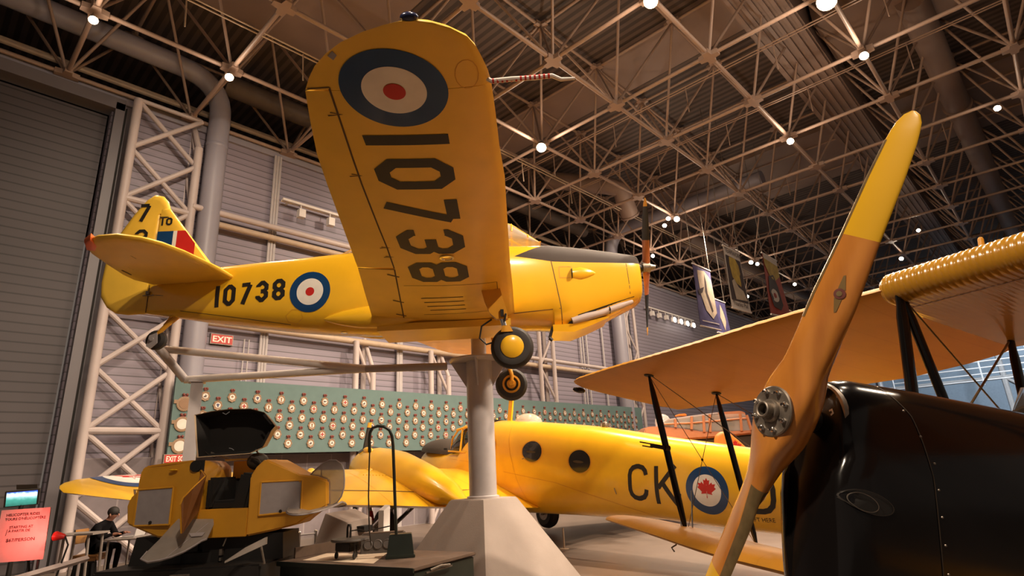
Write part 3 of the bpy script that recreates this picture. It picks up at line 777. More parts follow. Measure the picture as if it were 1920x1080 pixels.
# panel joints of the cowling, stencilled as thin dark seams
sm = [stroke([(-1.47, .10), (-1.42, -.25), (-1.37, -.60), (-1.36, -.84)], .012, False, 6), stroke([(-2.05, -.66), (-1.38, -.62)], .010, False, 6), stroke([(-.36, .03), (-.34, -.52)], .008, False, 6), stroke([(-5.3, -.62), (-7.0, -.30)], .008, False, 8)]
lay('panel_seam', fu, [(sum(sm, []), 'seam')], side, fb, (0, 1, 0), .002)
lay('access_panel', fu, [(stroke([(-1.36, .0), (-1.18, .0), (-1.18, -.17), (-1.36, -.17)], .008, True, 3) + stroke([(-5.35, -.50), (-5.25, -.42), (-5.12, -.44), (-5.10, -.55), (-5.2, -.62), (-5.33, -.58)], .006, True, 2), 'yellow_dull')], side, fb, (0, 1, 0), .003)
# air scoop bulge, exhaust slot, exhaust pipe, chin scoop
MB().loft([[V((x, -.395 + .012 * (1 if r < .02 else 0) - abs(r) * .55 * max(cos(a), -.2), -.11 + r * sin(a))) for a in [2 * pi * k / 14 for k in range(14)]] for x, r in ((-1.18, .001), (-1.175, .085), (-1.05, .10), (-.95, .07), (-.86, .03), (-.82, .001))]).build('air_scoop', 'yellow_gloss', fu)
MB().lathe([(.0, .0), (.075, 0), (.075, .01), (.0, .01)], (-1.175, -.43, -.11), (-1, 0, 0), 14).build('scoop_mouth', 'black_matt', fu)
lay('exhaust_slot', fu, [(stroke([(-1.12, -.755), (-.27, -.505)], .085, False, 12), 'black_matt')], side, fb, (0, 1, 0), .006)
ep = [fb.ray_cast(side(x, z), V((0, 1, 0)))[0] for x, z in ((-1.22, -.80), (-1.0, -.745), (-.8, -.70), (-.5, -.60), (-.31, -.535))]
MB().tube([p - V((0, .03, 0)) for p in ep], [.05, .058, .05, .048, .03], 12).build('exhaust_pipe', 'steel_white', CO)
MB().tube([p - V((0, .045, 0)) for p in ep[2:4]] and [ep[2].lerp(ep[3], .45) - V((0, .035, .05)), ep[2].lerp(ep[3], .45) - V((0, .09, 0)), ep[2].lerp(ep[3], .45) - V((0, .035, -.05))], .012, 6).build('pipe_clamp', 'black_matt', CO)
cs = MB(); cs.loft([[V((x, y * w_, z)) for y, z in ((-.34, za), (.34, za), (.32, zb_), (-.32, zb_))] for x, za, zb_, w_ in ((-.68, -.74, -.76, .9), (-.95, -.80, -.87, 1), (-1.2, -.84, -.955, 1.02), (-1.5, -.84, -.93, 1.02))])
cs.build('chin_scoop', 'yellow_gloss', fu, 30)
MB().box((-1.502, 0, -.885), (.01, .60, .07)).build('scoop_mouth', 'black_matt', fu)
MB().lathe([(.0, 0), (.07, 0), (.07, .015), (0, .016)], ep[0] + V((0, -.005, -.06)), (0, -1, -.2), 14).build('exhaust_outlet', 'dark_interior', fu)
MB().tube([(-1.50, -.3, -.86), (-1.56, -.3, -1.02)], .018, 8).tube([(-1.56, -.3, -1.02), (-1.52, -.3, -1.06)], .026, 8).build('drain_pipe', 'black_matt', fu)
# nose ring and propeller shaft
MB().lathe([(.10, -.05), (.15, -.02), (.12, 0), (.06, .02), (.05, .12)], (-.14, 0, .06), (1, 0, 0), 20).build('nose_ring', 'black_matt', CO)
pr = MB(); HB = V((.02, 0, .07)); th = radians(24)
def blade(mb_map, sgn):
    for rng, key in (((.0, .42), 'brown'), ((.42, .93), 'black'), ((.93, 1.06), 'tip')):
        rr = [rng[0] + (rng[1] - rng[0]) * k / 8 for k in range(9)]; rings = []
        for r in rr:
            ch = lerp_tab([(0, .13), (.08, .12), (.25, .13), (.5, .155), (.8, .13), (.98, .085), (1.06, .02)], r)[0]; t = lerp_tab([(0, .10), (.1, .10), (.3, .05), (.6, .026), (1.06, .01)], r)[0]; be = lerp_tab([(0, .9), (.2, .75), (.5, .55), (1.06, .40)], r)[0]
            ax = V((0, -sin(th), cos(th))) * sgn; v = V((0, -cos(th), -sin(th))) * sgn
            c = HB + ax * r; e = V((sin(be), 0, 0)) + v * cos(be); nrm = ax.cross(e)
            rings.append([c + e * (ch / 2 * cos(a)) + nrm * (t / 2 * sin(a)) for a in [2 * pi * k / 14 for k in range(14)]])
        mb_map.setdefault(key, MB()).loft(rings)
bmap = {}; blade(bmap, 1); bm2 = {}; blade(bm2, -1); brn = bmap['brown']; brn.add(bm2['brown'].v, bm2['brown'].f)
pp = bmap['brown'].build('propeller', 'prop_brown' if 'prop_brown' in MATS else 'duct', CO)
pp.data.materials.clear(); pp.data.materials.append(mat('prop_brown', (0.34, 0.10, 0.03), 0.35, coat=0.3, noise=0.15, nscale=9))

for b_ in (bmap, bm2): b_['black'].build('blade_paint', 'black_mark', pp); b_['tip'].build('blade_tip', 'yellow_dull', pp)
MB().lathe([(.085, -.06), (.085, .05), (.05, .06), (.03, .14), (.0, .145)], HB, (1, 0, 0), 18).build('hub', 'dull_metal', pp)

# wings: each side is a panel, a flap, an aileron and a rounded tip
WT = [(.30, -2.02, -4.10, -.725, .30, .0), (.46, -2.04, -4.06, -.71, .30, .0), (1.27, -2.055, -3.955, -.62, .27, .0), (2.07, -2.08, -3.845, -.528, .245, .0), (3.79, -2.10, -3.67, -.336, .19, .0), (4.22, -2.133, -3.62, -.287, .18, .0),
      (4.64, -2.15, -3.536, -.24, .165, .0), (4.94, -2.167, -3.468, -.207, .155, .0), (5.06, -2.186, -3.40, -.194, .15, .0), (5.16, -2.215, -3.33, -.182, .14, 0), (5.27, -2.25, -3.22, -.17, .115, .0), (5.36, -2.30, -3.10, -.160, .09, 0), (5.44, -2.40, -2.94, -.15, .06, 0), (5.49, -2.50, -2.80, -.145, .04, 0), (5.515, -2.60, -2.70, -.14, .02, 0)]
def hinge_frac(y, x_h):
    le, te = lerp_tab(WT, y)[:2]; return (le - x_h) / (le - te)
def hx(y): return lerp_tab([(0.24, -3.63), (2.04, -3.42), (2.34, -3.394), (3.1, -3.379), (3.93, -3.352), (4.82, -3.295), (4.97, -3.287)], y)[0]
def half_wing(s, side_name):
    c = lambda y: hinge_frac(y, hx(y))
    def panel(ys, f0, f1):
        rings = []
        for y in ys:
            le, te, z, t, dz = lerp_tab(WT, y); ch = le - te; a, b = f0(y), f1(y)
            rings.append([V((le - cc * ch, y * s, z + t * .28 + h * t)) for cc, h in foil(a, b)])
        m_ = MB(); m_.loft(rings); return m_
    gap = .001
    ys = [.30, .46, .9, 1.27, 1.7, 2.07, 2.6, 3.2, 3.79, 4.22, 4.64, 4.94]
    zero = lambda y: 0.0
    full = MB(); full.loft(wing_rings(WT, [.30 + (4.94 - .3) * k / 24 for k in range(25)], flip=s))
    full.loft(wing_rings(WT, [4.94, 5.06, 5.16, 5.27, 5.36, 5.44, 5.49, 5.515], flip=s))
    wg = panel(ys, zero, c)
    wg.loft(wing_rings(WT, [4.945, 5.06, 5.16, 5.27, 5.32, 5.36, 5.40, 5.44, 5.465, 5.49, 5.505, 5.515], flip=s))
    w_ = wg.build('wing', 'yellow_fabric', CO, 40)
    panel([2.09, 2.6, 3.2, 3.79, 4.22, 4.64, 4.935], lambda y: c(y) + gap, lambda y: 1.0).build('aileron', 'yellow_fabric', w_, 40)
    panel([.46, .9, 1.3, 1.7, 2.06], lambda y: c(y) + gap, lambda y: 1.0).build('flap', 'yellow_fabric', w_, 40)
    return w_, full.bvh()
wr, wbv = half_wing(-1, 'right'); wl, wbl = half_wing(1, 'left')
und = lambda u, v: V((u, v, -2.0))          # u = local x, v = local y, pushed upward on the lower surface
UPV = (0, 0, 1)
# under-wing number: tops of the digits to the leading edge, read from tip to root
digs = []
for ch, y0, y1, xb, xt in (('1', -4.455, -4.355, -3.19, -2.525), ('0', -4.165, -3.72, -3.20, -2.53), ('7', -3.60, -3.13, -3.23, -2.55), ('3', -2.99, -2.46, -3.25, -2.555), ('8', -2.245, -1.72, -3.255, -2.575)):
    h = xt - xb
    for g in glyph(ch, (y1 - y0) / h, 1.0, .122 / h * 1.0, 5): digs.append([V((xb + p[1] * h, y0 + p[0] * h)) for p in g])
lay('wing_number', wr, [(digs, 'black_mark')], und, wbv, UPV, .004)
lay('roundel', wr, [(disc(.225, .375, 64, 3, (-2.845, -4.94)), 'mark_blue'), (disc(.078, .225, 64, 3, (-2.845, -4.94)), 'mark_white'), (disc(0, .078, 32, 2, (-2.845, -4.935)), 'mark_red')], und, wbv, UPV, .004)
lns = []
def ln(pts, w_=.010, n=8): lns.extend(stroke(pts, w_, False, n))
ln([(-3.47, -4.955), (-3.287, -4.975)], .012); ln([(-3.287, -4.975), (-3.30, -4.80)], .010)
for y in (4.72, 3.95, 2.62, 2.40): ln([(hx(y) - .06, -y), (hx(y) + .02, -y + .02), (hx(y) - .085, -y + .035)], .012, 3)
ln([(-3.84, -2.075), (-3.42, -2.05)], .014); ln([(-3.40, -1.60), (-2.25, -1.62)], .008, 10); ln([(-2.25, -1.62), (-2.25, -1.15)], .008)
for k in range(4): ln([(-3.25 + k * .02, -1.20 + k * .14), (-2.70, -1.24 + k * .14)], .022, 6)
ln([(-3.3, -.62), (-2.3, -.70)], .008, 8); ln([(-2.98, -4.62), (-2.98, -4.60)], .01)
for y in (1.9, 1.1, .6): ln([(hx(y) - .10, -y - .02), (hx(y) + .03, -y + .05)], .03, 3)
lns += stroke([(hx(y) - .004, -y) for y in (4.96, 4.6, 4.2, 3.8, 3.4, 3.0, 2.6, 2.09)], .016, False, 3) + stroke([(hx(y) - .004, -y) for y in (2.06, 1.6, 1.2, .8, .48)], .018, False, 3)
lay('seam_lines', wr, [(lns, 'seam')], und, wbv, UPV, .003)
ovl = [(-2.33 + .08 * cos(a) , -5.06 + .13 * sin(a)) for a in [2 * pi * k / 14 for k in range(14)]]
lay('inspection_panel', wr, [(stroke(ovl, .006, True, 1), 'yellow_dull')], und, wbv, UPV, .002)
# hand hold slot near the tip, navigation lamp, landing lamp, pitot tube
hs = [V((-3.14, -5.26)), V((-3.19, -5.20)), V((-3.23, -5.25)), V((-3.17, -5.31))]
lay('hand_hold', wr, [([hs], 'yellow_gloss'), ([[p.lerp(sum(hs, V((0, 0))) / 4, .3) for p in hs]], 'pipe_grey')], und, wbv, UPV, .003)
MB().sphere((-2.64, -5.52, -.11), .036, 14, 8, 0, (1.6, .9, .8)).build('navigation_lamp', 'cowl_blue', wr)
pz = wbv.ray_cast(und(-2.78, -2.36), V((0, 0, 1)))[0]
MB().lathe([(.075, 0), (.08, -.01), (.06, -.012), (.045, .02), (.0, .03)], pz, (0, 0, 1), 24).build('landing_lamp', 'chrome', wr)
pt_ = [to_local(CO, x, y, (0, .112, 1), -.745) for x, y in ((905, 154), (922, 152), (960, 148), (1000, 146), (1035, 142), (1052, 149), (1078, 147))]
pt_[0].z += .05
pi_ = MB().tube(pt_, [.017, .017, .017, .017, .016, .014, .010], 8).build('pitot_tube', 'stand_white', wr)
sp = MB()
for k in range(13):
    a = pt_[1].lerp(pt_[4], (k + .1) / 13); b = pt_[1].lerp(pt_[4], (k + .52) / 13); sp.tube([a, b], .0178, 8)
sp.build('red_stripe', 'mark_red', pi_)
# centre section belly and root fairings
MB().box((-3.05, 0, -.775), (1.9, .8, .10)).build('belly_panel', 'yellow_fabric', CO)
for s in (-1, 1):
    fr_ = MB(); fr_.loft([[V((x, s * (.36 + r * .8 * cos(a)), z + r * sin(a))) for a in [2 * pi * k / 16 for k in range(16)]] for x, r, z in ((-4.78, .005, -.60), (-4.7, .05, -.60), (-4.5, .11, -.60), (-4.25, .155, -.60), (-4.0, .18, -.59), (-3.7, .17, -.58), (-3.3, .10, -.56))])
    fr_.build('wing_fillet', 'yellow_gloss', fu)
MB().lathe([(.0, 0), (.045, 0), (.05, .02), (0, .025)], (-4.55, -.12, -.74), (0, 0, -1), 14).build('belly_lamp', 'chrome', fu)
MB().tube([(-4.55, 0, .46), (-4.55, 0, .52), (-4.50, 0, .54)], .02, 8).build('vent_pipe', 'dull_metal', fu)

# canopy: framed glass from windscreen back over both seats
cn = [(-1.60, .30, .46, .44), (-1.78, .36, .60, .42), (-2.02, .39, .80, .42), (-2.2, .40, .86, .42), (-3.0, .42, .90, .42), (-3.8, .38, .82, .42), (-4.3, .28, .60, .42), (-4.6, .2, .47, .42)]
cm = MB(); cm.loft([ring(x, hw, a, b, 2.6) for x, hw, a, b in cn]); ca = cm.build('canopy', 'perspex', CO, 40)
fr_ = MB()
for x, hw, a, b in cn[:2] + cn[2:7]:
    r_ = ring(x, hw, a, b, 2.6)[:19]; fr_.tube([p * 1.0 + V((0, 0, .004)) for p in r_], .014, 6)
for yk in (4, 14): fr_.tube([ring(x, hw, a, b, 2.6)[yk] for x, hw, a, b in cn], .013, 6)
fr_.build('canopy_frame', 'yellow_gloss', ca)
# tail
def plate_part(name, parent, outl, nrm, t, m_, edge=.05): return MB().plate(outl, nrm, t, 0, edge).build(name, m_, parent, 50)
TP = [(-6.2, .10), (-6.21, .5), (-6.24, .8), (-6.33, 1.3), (-6.44, 1.62), (-6.58, 1.82), (-6.81, 1.95), (-7.05, 1.93), (-7.27, 1.82), (-7.40, 1.62), (-7.47, 1.45), (-7.55, 1.03), (-7.61, .6), (-7.60, .35), (-7.46, .10)]
for s in (-1, 1):
    tp = plate_part('tailplane', CO, [(x, y * s, .16) for x, y in TP], (0, 0, 1), .045, 'yellow_fabric', .06)
    MB().plate([(-7.12, 1.945 * s, .16), (-7.28, 1.83 * s, .16), (-7.41, 1.60 * s, .16), (-7.33, 1.55 * s, .16), (-7.18, 1.70 * s, .16)], (0, 0, 1), .05, 0, .02).build('orange_tip', 'tip_orange', tp)
    MB().box((-7.0, 1.3 * s, .125), (.02, .12, .02)).box((-7.3, .9 * s, .125), (.02, .16, .02)).box((-7.45, .75 * s, .12), (.02, .2, .02)).build('hinge_fitting', 'seam', tp)
fin = plate_part('fin', CO, [(-6.45, 0, .36), (-6.674, 0, .467), (-7.44, 0, 1.45), (-7.56, 0, 1.45), (-7.56, 0, .25), (-7.0, 0, .3)], (0, 1, 0), .05, 'yellow_fabric', .03)
rud = plate_part('rudder', CO, [(-7.43, 0, 1.45), (-7.47, 0, 1.56), (-7.56, 0, 1.66), (-7.69, 0, 1.695), (-7.80, 0, 1.62), (-7.98, 0, 1.37), (-8.16, 0, 1.06), (-8.26, 0, .80), (-8.32, 0, .534), (-8.33, 0, .222), (-8.30, 0, .0), (-8.19, 0, -.157), (-8.04, 0, -.257), (-7.85, 0, -.29), (-7.56, 0, -.285), (-7.555, 0, .6), (-7.552, 0, 1.42)], (0, 1, 0), .045, 'yellow_fabric', .05)
def side_mark(name, parent, quads, m_, yy=-.056): return flat_mark(name, parent, quads, (0, yy, 0), (1, 0, 0), (0, 0, 1), m_)
side_mark('fin_flash', fin, [[V((-7.548, .72)), V((-7.548, 1.03)), V((-7.30, 1.03)), V((-7.30, .72))]], 'mark_blue')
side_mark('fin_flash', fin, [[V((-7.30, .72)), V((-7.30, 1.03)), V((-7.24, 1.03)), V((-7.24, .72))]], 'mark_white')
side_mark('fin_flash', fin, [[V((-7.24, .70)), V((-7.24, 1.03)), V((-7.115, 1.03)), V((-6.94, .80)), V((-6.94, .62))]], 'mark_red')
def fin_txt(ch, x0, z0, w_, h, t): return [[V((x0 + p[0] * h, z0 + p[1] * h)) for p in g] for g in glyph(ch, w_ / h, 1.0, t / h)]
side_mark('fin_number', rud, fin_txt('7', -7.90, 1.22, .19, .30, .055) + fin_txt('3', -7.90, .80, .2, .28, .05), 'black_mark', -.054)
side_mark('fin_number', fin, fin_txt('1', -7.515, 1.13, .04, .13, .03) + fin_txt('0', -7.44, 1.13, .10, .13, .03) + stroke([(-7.55, 1.275), (-7.42, 1.27)], .018), 'black_mark', -.056)
side_mark('rudder_seam', rud, stroke([(-7.555, .15), (-7.555, -.28)], .014) + stroke([(-7.555, 1.25), (-7.40, 1.27)], .01) , 'seam', -.056)
MB().box((-7.55, -.07, .02), (.05, .05, .05)).tube([(-7.62, -.08, -.02), (-7.45, -.08, -.02)], .008, 6).plate([(-7.5, -.075, -.02), (-7.2, -.075, -.02), (-7.1, -.1, -.03), (-7.3, -.1, -.045)], (0, 1, 0), .01, 0, .01).build('trim_fitting', 'dull_metal', rud)
# tail wheel
tw = MB().tube([(-7.05, 0, -.30), (-7.25, -.02, -.50), (-7.34, -.04, -.62)], [.045, .035, .03], 10).tube([(-7.12, 0, -.25), (-7.30, .03, -.47)], .02, 8).build('tail_wheel_leg', 'yellow_dull', CO)
MB().lathe([(.04, -.05), (.10, -.06), (.145, -.03), (.15, 0), (.145, .03), (.10, .06), (.04, .05)], (-7.37, 0, -.70), (0, 1, 0), 24).build('tail_wheel_tyre', 'rubber', tw)
MB().prism([(-7.44, -.075, -.64), (-7.33, -.075, -.60), (-7.31, -.075, -.76), (-7.40, -.075, -.84), (-7.47, -.075, -.80)], (0, .012, 0)).lathe([(0, 0), (.03, 0), (.03, .02), (0, .02)], (-7.39, -.08, -.70), (0, -1, 0), 10).build('tail_wheel_fork', 'grey_paint', tw)
# main gear
for s, wx, wz in ((-1, -2.10, -1.335), (1, -2.135, -1.44)):
    wy = 1.305 * s; top = V((-2.30, 1.36 * s, -.60)); ax = V((wx, wy, wz))
    lg = MB(); lg.loft([[V((x0, 1.36 * s - .045, z)), V((x1, 1.36 * s - .045, z)), V((x1, 1.36 * s + .045, z)), V((x0, 1.36 * s + .045, z))] for x0, x1, z in ((-2.46, -2.22, -.58), (-2.42, -2.18, -.75), (-2.36, -2.14, -.90), (-2.28, -2.14, -.98))])
    g = lg.build('gear_leg', 'yellow_dull', CO, 30)
    MB().tube([(-2.21, 1.36 * s, -.96), (-2.17, 1.36 * s, -1.12)], .036, 14).build('oleo', 'chrome', g)
    fk = MB(); fk.loft([[V((x, 1.36 * s + dy * w_, z)) for dy, x in ((-.05, x0), (.05, x0), (.05, x1), (-.05, x1))] for x0, x1, z, w_ in ((-2.21, -2.12, -1.07, 1), (-2.23, -2.08, -1.15, 1.0))]); fk.tube([(-2.16, 1.30 * s, -1.16), (-2.14, 1.20 * s, -1.22), (-2.12, 1.17 * s, -1.32), (wx, 1.18 * s, wz), (wx, 1.24 * s, wz)], .032, 10)
    fk.build('wheel_fork', 'yellow_dull', g)
    MB().tube([(-2.34, 1.35 * s, -.97), (-2.47, 1.34 * s, -1.05), (-2.50, 1.33 * s, -1.20), (-2.42, 1.32 * s, -1.28), (-2.30, 1.31 * s, -1.25), (-2.2, 1.31 * s, -1.24)], .012, 8).build('brake_hose', 'black_matt', g)
    MB().tube([(-2.18, 1.36 * s - .05, -1.02), (-2.16, 1.36 * s - .05, -.92)], .012, 6).box((-2.205, 1.36 * s - .052, -.91), (.04, .02, .09)).build('torque_link', 'black_matt', g)
    MB().lathe([(.12, -.085), (.17, -.095), (.225, -.085), (.258, -.05), (.268, 0), (.258, .05), (.225, .085), (.17, .095), (.12, .085)], ax, (0, 1, 0), 40).build('tyre', 'rubber', g)
    o_ = -1 if s < 0 else 1
    MB().lathe([(.145, .0), (.142, .012), (.10, .03), (.05, .038), (0, .04)], ax + V((0, -.085 if s < 0 else .085, 0)), (0, o_, 0), 28).build('hub_cap', 'yellow_gloss', g)
    MB().lathe([(.15, 0), (.15, .02), (.12, .03), (.11, .0), (.08, .0), (.075, .03), (.045, .035), (.04, .12), (0, .12)], ax + V((0, .075 if s < 0 else -.075, 0)), (0, -o_, 0), 28).build('wheel_rim', 'yellow_dull', g)

# ---- grey stand that carries the monoplane
PB = V((6.20, 6.60, 0))
ST = thing('display_stand', 'grey pole with flared top on a pale pyramid base, holding up the yellow monoplane', 'stand', PB)
bz = MB(); ang = atan2(CAM.y - PB.y, CAM.x - PB.x)
def sq(hd, z, rot=0.0): return [V((hd * cos(ang + rot + k * pi / 2), hd * sin(ang + rot + k * pi / 2), z)) for k in range(4)]
bz.loft([sq(1.50, 0), sq(.50, 1.28), sq(.47, 1.30)]); bz.build('pyramid_base', 'concrete_stand', ST, 20)
pl = MB().lathe([(.24, 1.29), (.24, 1.33), (.205, 1.34), (.205, 3.36), (.15, 3.37)], n=32).build('pole', 'stand_grey', ST)
MB().lathe([(.20, 3.33), (.46, 3.335), (.47, 3.35), (.46, 3.37), (.2, 3.37)], n=36).build('top_plate', 'stand_grey', pl)
for k in range(4):
    a = ang + k * pi / 2 + pi / 2 - .12; d = V((cos(a), sin(a), 0)); n_ = V((-sin(a), cos(a), 0)) * .012
    MB().prism([d * .2 + V((0, 0, 3.335)) - n_, d * .45 + V((0, 0, 3.335)) - n_, d * .2 + V((0, 0, 2.93)) - n_], n_ * 2).build('gusset', 'stand_grey', pl)
MB().tube([(0, 0, 3.3), (.05, .05, 3.72)], .12, 16).build('saddle_post', 'stand_grey', ST)
W2 = lambda p: V(p) - PB
ap = at(686, 691.5, 8.75); pt0 = at(838, 687, 8.75); e1 = at(347, 712, 9.0); e2 = at(312, 655, 8.9); e3 = at(294, 648, 8.7)
MB().tube([W2(pt0), W2(ap)], .058, 14).build('support_arm', 'grey_paint', ST)
MB().tube([W2(ap), W2(e1)], .058, 14).tube([W2(ap), W2(e2)], .058, 14).build('support_fork', 'stand_white', ST)
MB().tube([W2(e1), W2(e3)], .062, 14).build('cross_arm', 'grey_paint', ST)
pb = at(370, 716, 9.0); fx = V((pb.x, pb.y, 0)) - PB; H_ = pb.z
ps = MB(); pd = (V((CAM.x - pb.x, CAM.y - pb.y, 0))).normalized(); Rz = Matrix.Rotation(atan2(pd.y, pd.x), 3, 'Z')
for off, sz in ((-.09, (.016, .17, H_)), (.09, (.016, .17, H_)), (0, (.18, .014, H_))): ps.box(fx + Rz @ V((off, 0, 0)) + V((0, 0, H_ / 2)), sz, Rz)
ps.box(fx + V((0, 0, H_)), (.24, .24, .03), Rz).box(fx + V((0, 0, .015)), (.34, .34, .03), Rz)
ps.build('tail_post', 'grey_paint', ST, 20)

# ================================================================== TWIN-ENGINED YELLOW AIRCRAFT ON THE FLOOR
AN = thing('twin_engine_aircraft', 'big yellow twin-engined aircraft with oval windows and black letters, parked behind the pyramid base', 'aircraft',
           (10.2191, 11.1022, 1.3241), (1.4324, 0.1028, 0.0201))
bpy.context.view_layer.update()
FA = [(2.62, .05, .50, .30, 2), (2.5, .22, .62, .08, 2.2), (2.2, .38, .72, -.10, 2.4), (1.7, .52, .78, -.30, 2.6), (1.1, .62, .80, -.42, 2.8), (.45, .68, .82, -.50, 3), (0, .70, .90, -.52, 3), (-.55, .72, 1.46, -.50, 3),
      (-1.2, .73, 1.585, -.45, 3), (-1.9, .72, 1.585, -.38, 3), (-2.9, .70, 1.555, -.28, 3), (-3.7, .67, 1.53, -.20, 3), (-4.3, .645, 1.50, -.15, 3), (-5.1, .59, 1.43, -.06, 3), (-5.8, .53, 1.365, .0, 3), (-6.3, .49, 1.33, .01, 3),
      (-7.0, .425, 1.28, .03, 2.8), (-7.8, .35, 1.22, .07, 2.6), (-8.6, .27, 1.16, .16, 2.4), (-9.4, .18, 1.10, .28, 2.2), (-10.2, .06, 1.02, .45, 2)]
fm = MB(); fm.loft([ring(x, hw, a, b, n, max(n - .6, 2), 48) for x, hw, a, b, n in FA]); fa = fm.build('fuselage', 'yellow_gloss', AN, 40); fab = fm.bvh()
ps_ = lambda u, v: V((u, 1.6, v))
INW = (0, -1, 0)
def oval(cx_, cz, rw, rh, n=32, k=3): return [[V((cx_ + p[0] * rw, cz + p[1] * rh)) for p in q] for q in disc(0, 1, n, k)]
def oval_ring(cx_, cz, rw, rh, f=1.10): return [[V((cx_ + p[0] * rw, cz + p[1] * rh)) for p in q] for q in disc(1, f, 32, 1)]
for cx_, cz, rw in ((-1.43, 1.01, .24), (-2.905, .968, .30), (-4.24, .86, .275)):
    o = lay('porthole', fa, [(oval(cx_, cz, rw, .205), 'dark_glass')], ps_, fab, INW, .004)
    lay('porthole_frame', o, [(oval_ring(cx_, cz, rw, .205), 'yellow_dull')], ps_, fab, INW, .008)
    lay('curtain', o, [([[V((cx_ + (.10 + .5 * p[0]) * rw, cz + (-.05 + p[1] * .12) * .205)) for p in q] for q in disc(0, 1, 16, 1)], 'olive_dark')], ps_, fab, INW, .007)
# letters C K (roundel) D on the port side: x decreases along the reading direction
def flipq(q, x0, z0, h, sl=.085): return [[V((x0 - p[0] * h, z0 + p[1] * h + p[0] * h * sl)) for p in g] for g in q]
for let in (flipq(glyph('C', .68, 1, .13, 5), -5.35, .285, .60) + flipq(glyph('K', .66, 1, .13, 5), -5.88, .29, .60), flipq(glyph('D', .68, 1, .14, 5), -7.50, .335, .54)): lay('code_letters', fa, [(let, 'black_mark')], ps_, fab, INW, .004)
rc = (-6.815, .595)
mv = lambda qs: [[V((rc[0] - p[0], rc[1] + p[1])) for p in q] for q in qs]
lay('maple_leaf_roundel', fa, [(mv(disc(.235, .355, 64, 3)), 'mark_blue'), (mv(disc(0, .235, 48, 3)), 'mark_white'), (mv([[V((p[0], p[1])) for p in q] for q in leaf(.185)]), 'mark_red')], ps_, fab, INW, .004)
lay('stencil', fa, [(flipq(text_quads('LIFT HERE', 1.0), -7.42, .22, .085), 'black_mark')], ps_, fab, INW, .004)
sm = stroke([(-2.02, 1.42), (-2.2, .9), (-2.45, .37), (-2.72, -.12)], .012, False, 10) + stroke([(.35, .62), (-.9, .62)], .008, False, 8) + stroke([(-2.0, .5), (-3.6, .42), (-4.9, .22), (-6.0, .02)], .014, False, 14)
lay('door_seam', fa, [(sm, 'yellow_dull')], ps_, fab, INW, .003)
lay('grab_handle', fa, [(stroke([(-2.62, .80), (-2.72, .83)], .02, False, 2) + stroke([(-5.05, .46), (-5.08, .36)], .02, False, 2), 'dull_metal')], ps_, fab, INW, .01)
# cockpit glazing and black nose
gl = MB(); gl.loft([ring(x, hw, a, b, 2.6, N=28) for x, hw, a, b in ((.52, .45, .88, .70), (.36, .58, 1.04, .72), (.0, .63, 1.42, .74), (-.35, .66, 1.60, .74), (-.8, .66, 1.60, .8))]); wsn = gl.build('windscreen', 'dark_glass', AN, 40)
wf = MB()
for y in (-.64, -.3, .0, .3, .64): wf.tube([(.5, y * .75, .86), (.30, y * .92, 1.10), (.0, y, 1.30 if abs(y) > .5 else 1.43), (-.35, y, 1.42 if abs(y) > .5 else 1.62)], .022, 6)
for y in (.68, -.68): wf.tube([(.42, y * .9, .80), (-.5, y * 1.03, .82)], .022, 6).tube([(-.22, y, .82), (-.28, y, 1.35)], .025, 6).tube([(.0, y * .98, 1.32), (-.55, y, 1.42)], .03, 6)
wf.build('windscreen_frame', 'yellow_gloss', wsn)
MB().sphere((1.25, 0, .70), .72, 24, 8, 0, (1.75, .80, .52), True).build('nose_dome', 'olive_dark', AN)
MB().sphere((-1.95, 0, 1.54), .30, 20, 8, 0, (1.15, 1, .72), True).build('astrodome', 'perspex', AN, 60)
am = MB(); am.loft([[V((-1.25 + dx - t * .08, dy, 1.55 + t)) for dx, dy in ((-.07, -.02), (.07, -.02), (.07, .02), (-.07, .02))] for t in (0, .25, .52)]); am.box((-1.30, 0, 2.08), (.13, .06, .05)).build('aerial_mast', 'yellow_gloss', AN)
MB().lathe([(0, 0), (.06, .0), (.07, .05), (.05, .10), (0, .12)], (-4.3, 0, 1.49), (0, 0, 1), 12).build('roof_vent', 'dull_metal', AN)
MB().box((.55, .62, .84), (.12, .02, .05)).build('handhold', 'black_matt', AN)
